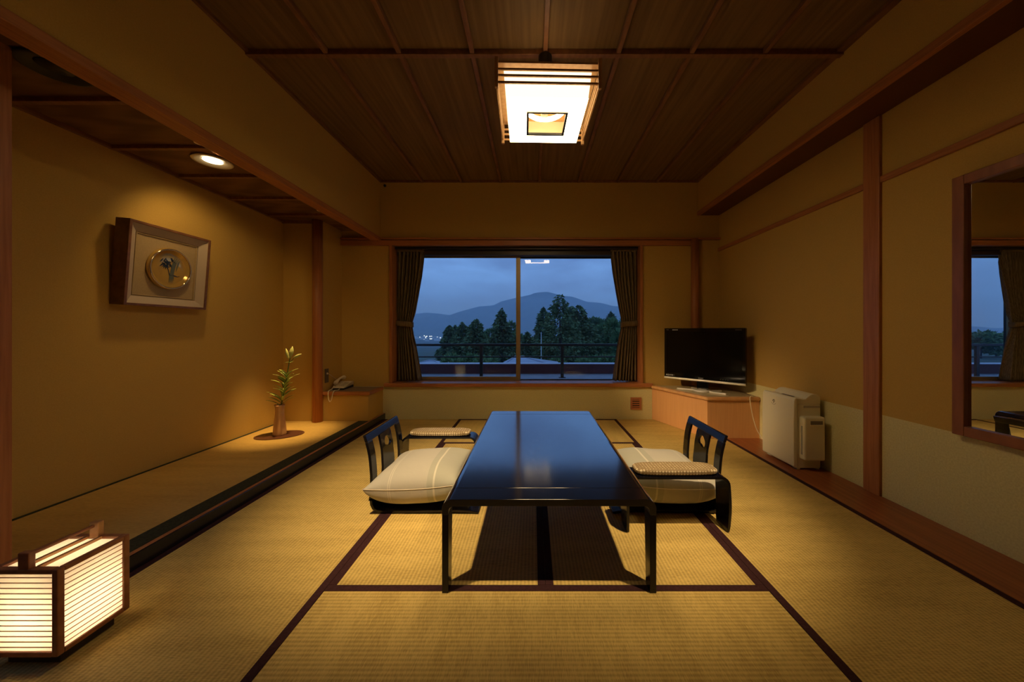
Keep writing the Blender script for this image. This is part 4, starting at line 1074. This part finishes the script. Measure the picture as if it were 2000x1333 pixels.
def bud(base, d, length, r):
    d = Vector(d).normalized(); P_ = [Vector(base) + d * (length * t) for t in np.linspace(0, 1, 9)]
    MB().tube(P_, [r * 0.25, r * 0.6, r * 0.85, r, r * 1.02, r * 0.95, r * 0.75, r * 0.45, r * 0.1], 8).build('bud', BUD, ly_)
b0 = sp(0.95)
bud(b0, (0.22, 0.0, 1), 0.105, 0.017); bud(b0 + Vector((-0.02, 0, 0)), (-0.12, -0.1, 1), 0.085, 0.011); bud(b0 + Vector((-0.022, 0.01, -0.01)), (-0.2, 0.2, 1), 0.055, 0.009)
bud(b0 + Vector((0.03, 0, 0.0)), (1, -0.1, 0.45), 0.085, 0.012)
MB().tube(smooth_path([sp(0.86), sp(0.9) + Vector((0.02, 0, 0)), b0 + Vector((0.032, 0, 0.0))]), 0.003, 6).build('bud_stalk', STM, ly_)

# ---------------------------------------------------------------- outside: balcony
CONC = M('balcony_concrete', (0.40, 0.40, 0.42), 0.7, col2=(0.33, 0.33, 0.35), nscale=5)
tag(box((-14, 4.20, -0.25), (14, 7.1, 0.149)).build('floor_balcony', CONC), 'grey balcony floor outside the window', 'floor', kind='structure')
par = tag(box((-14, 6.78, 0.149), (14, 6.98, 0.330)).build('wall_parapet', M('parapet_brown', (0.16, 0.055, 0.055), 0.6)), 'low red brown parapet of the balcony', 'wall', kind='structure')
box((-14, 6.765, 0.330), (14, 7.0, 0.343)).build('coping', M('parapet_coping', (0.55, 0.53, 0.60), 0.35, metal=0.4), par)
rl_ = thing('balcony_railing', 'dark metal balcony railing outside the window', 'railing', (0.0, 6.2, 0.149))
box((-14, 6.172, 0.715), (14, 6.228, 0.757)).build('top_rail', DBRONZE, rl_, bevel=0.005)
box((-14, 6.188, 0.510), (14, 6.212, 0.532)).build('lower_rail', DBRONZE, rl_)
for k in range(-8, 9):
    x = -0.929 + 1.453 * k
    if abs(x) > 13: continue
    p = box((x - 0.027, 6.18, 0.149), (x + 0.027, 6.22, 0.715)).build('post', DBRONZE, rl_)
    box((x - 0.06, 6.15, 0.149), (x + 0.06, 6.25, 0.157)).build('foot_plate', DBRONZE, p)

tag(box((-14, 4.17, 2.459), (14, 6.9, 2.75)).build('ceiling_balcony', CONC), 'concrete eave over the balcony', 'eave', kind='structure')
# ---------------------------------------------------------------- outside: land, roofs, trees, town, mountain
GRD = M('field_ground', (0.055, 0.085, 0.05), 0.95, col2=(0.03, 0.05, 0.035), nscale=0.02)
def gz(Y, X=0):
    return float(np.interp(Y, [0, 30, 70, 300, 900, 5200], [-4.5, -4.6, -5.5, -17, -41, -41]))
ys = [9, 20, 30, 45, 70, 110, 180, 300, 500, 900, 1600, 2600, 3600, 5200]
def gfn(u, v):
    i = min(int(round(v * (len(ys) - 1))), len(ys) - 1); Y = ys[i]; return ((u - 0.5) * (120 + 2.6 * Y), Y, gz(Y))
tag(MB().grid(gfn, 20, len(ys) - 1).build('ground', GRD), 'dark fields falling away into the valley', 'ground', kind='structure')

ROOF = M('pale_roof_tiles', (0.30, 0.31, 0.34), 0.5, col2=(0.25, 0.26, 0.30), nscale=0.8)
RWALL = M('house_wall', (0.22, 0.20, 0.19), 0.8)
def hip_roof(name, xa, xb, ya, yb, rx0, rx1, ze, zr, label):
    yc = (ya + yb) / 2; t = thing(name, label, 'house', ((xa + xb) / 2, yc, gz(yc)))
    vs = [(xa, ya, ze), (xb, ya, ze), (xb, yb, ze), (xa, yb, ze), (rx0, yc, zr), (rx1, yc, zr), (xa, ya, ze - 0.1), (xb, ya, ze - 0.1), (xb, yb, ze - 0.1), (xa, yb, ze - 0.1)]
    MB().add(vs, [(0, 1, 5, 4), (1, 2, 5), (2, 3, 4, 5), (3, 0, 4), (0, 6, 7, 1), (1, 7, 8, 2), (2, 8, 9, 3), (3, 9, 6, 0), (6, 9, 8, 7)]).build('roof', ROOF, t)
    MB().tube([(rx0, yc, zr + 0.01), (rx1, yc, zr + 0.01)], 0.06, 8).build('ridge_cap', ROOF, t)
    for (c, r) in (((xa, ya), (rx0, yc)), ((xb, ya), (rx1, yc))):
        MB().tube([(c[0], c[1], ze + 0.01), (r[0], r[1], zr + 0.01)], 0.05, 6).build('hip_ridge', ROOF, t)
    box((xa + 0.4, ya + 0.4, gz(yc)), (xb - 0.4, yb - 0.4, ze - 0.08)).build('wall', RWALL, t)
hip_roof('house', -2.05, 1.75, 20, 24.5, -1.2, -0.55, -1.22, -0.72, 'house with a broad pale hipped roof just beyond the parapet, mid window')
hip_roof('house', -10.6, -7.9, 30, 33, -9.6, -9.1, -2.05, -1.75, 'house with a small pale roof at the left end of the parapet')

LEAFD = M('cedar_foliage', (0.080, 0.115, 0.050), 0.9, col2=(0.13, 0.175, 0.07), nscale=1.3, spec=0.1)
LEAFB = M('broadleaf_foliage', (0.095, 0.16, 0.065), 0.9, col2=(0.16, 0.235, 0.085), nscale=1.0, spec=0.1)
BARK = M('tree_bark', (0.05, 0.035, 0.025), 0.9)
def tree(xp, yp, hwp, D, kind, label, dens=1.0, nm=None):
    X = (xp - 1041) * D / 674; zt = 1 - (yp - 645.5) * D / 674; zb_ = gz(D); H = zt - zb_; R = hwp * D / 674 * (1.75 if kind == 'c' else 1.25)
    t = thing(nm or ('cedar_tree' if kind == 'c' else 'broadleaf_tree'), label, 'tree', (X, D, zb_), group='dark trees beyond the balcony')
    MB().tube([(X, D, zb_), (X, D, zb_ + H * 0.6), (X, D, zt - 0.03 * H)], [0.035 * H * 0.5 + 0.05, 0.02 * H * 0.5 + 0.03, 0.01], 7).build('trunk', BARK, t)
    n = int(4600 * dens); s0 = D / 674 * 5.2
    if kind == 'c':
        tt = 1 - rng.random(n) ** 0.62 * 0.93
        az = rng.random(n) * 2 * np.pi
        lob = 1 + 0.22 * np.sin(3 * az + 13 * tt) + 0.16 * np.sin(25 * tt * H / 8)
        r = R * (1 - tt) ** 0.66 * lob * (0.12 + 0.88 * np.sqrt(rng.random(n)))
        px_ = X + r * np.cos(az); py_ = D + r * np.sin(az); pz_ = zb_ + H * tt - 0.12 * r + rng.normal(0, 0.01 * H, n)
        dx, dy, dz = np.cos(az), np.sin(az), -0.25 + 0.45 * rng.normal(size=n) * 0.6
    else:
        nb = 9; cb = rng.normal(0, 0.42, (nb, 3)); cb[:, 2] = rng.uniform(-0.5, 0.75, nb)
        idx = rng.integers(0, nb, n); v = rng.normal(size=(n, 3)); v /= np.linalg.norm(v, axis=1)[:, None]
        rad = 0.50 * (0.6 + 0.4 * rng.random(n)) ** 0.6
        q = np.clip(cb[idx], -0.6, 0.6) + v * rad[:, None]
        hh = H * 0.5
        px_ = X + q[:, 0] * R; py_ = D + q[:, 1] * R; pz_ = zb_ + H * 0.5 + q[:, 2] / 1.12 * hh
        pz_ = np.minimum(pz_, zt)
        dx, dy, dz = v[:, 0], v[:, 1], v[:, 2] * 0.6
    s = s0 * (0.45 + 0.75 * rng.random(n))
    d = np.stack([dx, dy, dz], 1); d /= np.linalg.norm(d, axis=1)[:, None]
    w = np.cross(d, rng.normal(size=(n, 3))); w /= np.linalg.norm(w, axis=1)[:, None]
    P0 = np.stack([px_, py_, pz_], 1)
    A = P0 + d * s[:, None]; B = P0 + w * (0.55 * s)[:, None] - d * (0.3 * s)[:, None]; C_ = P0 - w * (0.55 * s)[:, None] - d * (0.3 * s)[:, None]
    V = np.stack([A, B, C_], 1).reshape(-1, 3)
    m = MB(); m.v = [tuple(p) for p in V]; m.f = [(3 * i, 3 * i + 1, 3 * i + 2) for i in range(n)]; m.sm = [False] * n
    m.build('foliage', LEAFD if kind == 'c' else LEAFB, t, fix=False)
TR = [
 (878, 636, 15, 62, 'c', 'dark pointed cedar, leftmost of the trees seen in the window'),
 (890, 637, 13, 74, 'c', 'narrow dark cedar second from the left in the window'),
 (904, 631, 22, 50, 'c', 'full dark cedar third from the left in the window'),
 (930, 625, 26, 40, 'c', 'broad dark cedar with a pointed tip left of the slim tall cedar'),
 (948, 641, 24, 58, 'b', 'rounded tree between two cedars left of the window mullion'),
 (963, 652, 8, 34, 'c', 'small dark conifer at the foot of the slim tall cedar'),
 (980, 604, 20, 48, 'c', 'slim tall cedar rising left of the window mullion'),
 (997, 628, 20, 66, 'b', 'rounded green tree just left of the window mullion'),
 (1030, 648, 14, 40, 'c', 'low dark conifer just right of the window mullion'),
 (1046, 655, 18, 80, 'b', 'pale distant tree right of the window mullion'),
 (1062, 602, 19, 54, 'c', 'ragged slender cedar at the left flank of the tallest cedar'),
 (1094, 576, 40, 34, 'c', 'tallest and widest dark cedar in the right pane'),
 (1131, 597, 36, 44, 'c', 'dense dark cedar right of the tallest cedar'),
 (1116, 601, 26, 66, 'c', 'dark cedar squeezed behind the two biggest cedars'),
 (1157, 619, 20, 84, 'b', 'loose rounded tree with sky gaps right of the big cedars'),
 (1178, 623, 26, 52, 'b', 'bushy green tree near the right curtain'),
 (1194, 611, 18, 62, 'c', 'pointed cedar near the right curtain'),
 (1212, 619, 26, 36, 'b', 'rounded tree partly hidden by the right curtain'),
 (1240, 610, 32, 74, 'b', 'rounded tree behind the right curtain'),
]
for a in TR: tree(*a, dens=1.25 if a[2] > 24 else 0.9)
BU = [(1140, 690, 26, 23, 'pale low shrub behind the railing, right of the post'), (1182, 692, 24, 28, 'pale low shrub behind the railing beside the right curtain'), (900, 690, 30, 29, 'low shrub behind the railing in the left pane'), (945, 694, 26, 25, 'low shrub behind the railing left of the mullion'), (1085, 697, 22, 27, 'low shrub beside the pale roof, right pane'), (1215, 686, 26, 31, 'low shrub mostly hidden by the right curtain')]
for (x, y, w, D, lab) in BU: tree(x, y, w, D, 'b', lab, 0.6, 'shrub')

for (sl, yt, lab) in ((-1.255, 646, 'low rounded tree seen in the mirror next to its frame'), (-1.303, 648, 'low rounded tree seen in the mirror next to the reflected curtain')):
    tree(1041 + sl * 674, yt, 34, 95 + 12 * (sl < -1.28), 'b', lab, 0.35)
up = thing('utility_pole', 'thin pale utility pole standing before the big cedars', 'pole', ((1057 - 1041) * 25 / 674, 25, gz(25)))
MB().tube([((1057 - 1041) * 25 / 674, 25, gz(25)), ((1057 - 1041) * 25 / 674, 25, 1 - (650 - 645.5) * 25 / 674)], 0.022, 8).build('shaft', M('pole_grey', (0.5, 0.5, 0.5), 0.6), up)
box(((1057 - 1041) * 25 / 674 - 0.03, 24.97, 0.82), ((1057 - 1041) * 25 / 674 + 0.03, 25.03, 0.86)).build('cap', MATS['pole_grey'], up)
# town in the valley
TOWN = M('town_walls', (0.55, 0.58, 0.64), 0.8)
m = MB(); g = random.Random(3)
for k in range(260):
    Y = g.uniform(1250, 2700); X = g.uniform(-0.62, 0.25) * Y; s = g.uniform(5, 16); hgt = g.uniform(3, 9)
    m.box((X - s, Y - s * 0.6, -42), (X + s, Y + s * 0.6, -41 + hgt))
town = tag(m.build('distant_town', TOWN), 'scatter of pale buildings in the far valley', 'town', kind='stuff')
m = MB()
for k in range(60):
    Y = g.uniform(1250, 2500); X = g.uniform(-0.40, -0.16) * Y if k < 44 else g.uniform(-0.6, 0.25) * Y; s = g.uniform(0.9, 2.0) * Y / 1500
    m.box((X - s, Y - s, -34), (X + s, Y + s, -34 + 2 * s))
tl = m.build('town_lights', EM('town_light_glow', (0.75, 0.88, 1.0), 2.2), town); tl['kind'] = 'stuff'

# mountain
sil = [(-900, 646), (-300, 643), (200, 643), (500, 640), (620, 630), (740, 620), (811, 613.5), (833, 611), (855, 612.8), (878, 616), (898, 609), (935, 599), (963, 597), (979, 589), (1004, 583), (1041, 575), (1044, 572), (1069, 570.3), (1087, 575), (1103, 578.7), (1118, 579.6), (1146, 590), (1174, 592), (1196, 598), (1210, 599), (1260, 606), (1340, 618), (1450, 628), (1600, 640), (2200, 643)]
YM = 3100.0
def mt(u, v):
    xp = -900 + u * 3000
    yp = float(np.interp(xp, [p[0] for p in sil], [p[1] for p in sil]))
    zr = 1 - (yp - 645.5) * YM / 674
    X = (xp - 1041) * YM / 674
    if v <= 0.7:
        t = v / 0.7; Y = YM - 1000 * (1 - t)
        rid = 26 * math.sin(0.011 * X + 2.2 * t) + 18 * math.sin(0.023 * X - 3 * t) + 8 * math.sin(0.06 * X + 5 * t)
        z = -41 + (zr + 41) * (t ** 1.25) + rid * math.sin(math.pi * t) * 1.0
    else:
        t = (v - 0.7) / 0.3; Y = YM + 900 * t; z = zr + (-41 - zr) * t
    return (X * (1.0), Y, z)
MNT = M('forested_mountain', (0.10, 0.13, 0.12), 0.95, col2=(0.14, 0.17, 0.15), nscale=0.012, spec=0.05)
tag(MB().grid(mt, 420, 40).build('mountain', MNT), 'long blue mountain ridge on the horizon', 'mountain', kind='structure')

# evening haze in the valley
hz = bpy.data.materials.new('evening_haze'); hz.use_nodes = True; t = hz.node_tree; t.nodes.clear()
out = t.nodes.new('ShaderNodeOutputMaterial'); vsn = t.nodes.new('ShaderNodeVolumeScatter')
vsn.inputs['Color'].default_value = (0.50, 0.68, 1.0, 1); vsn.inputs['Density'].default_value = 0.00038
t.links.new(vsn.outputs[0], out.inputs['Volume'])
tag(box((-4500, 12, -60), (4500, 4200, 260)).build('haze', hz), 'blue evening haze filling the valley', 'haze', kind='stuff')
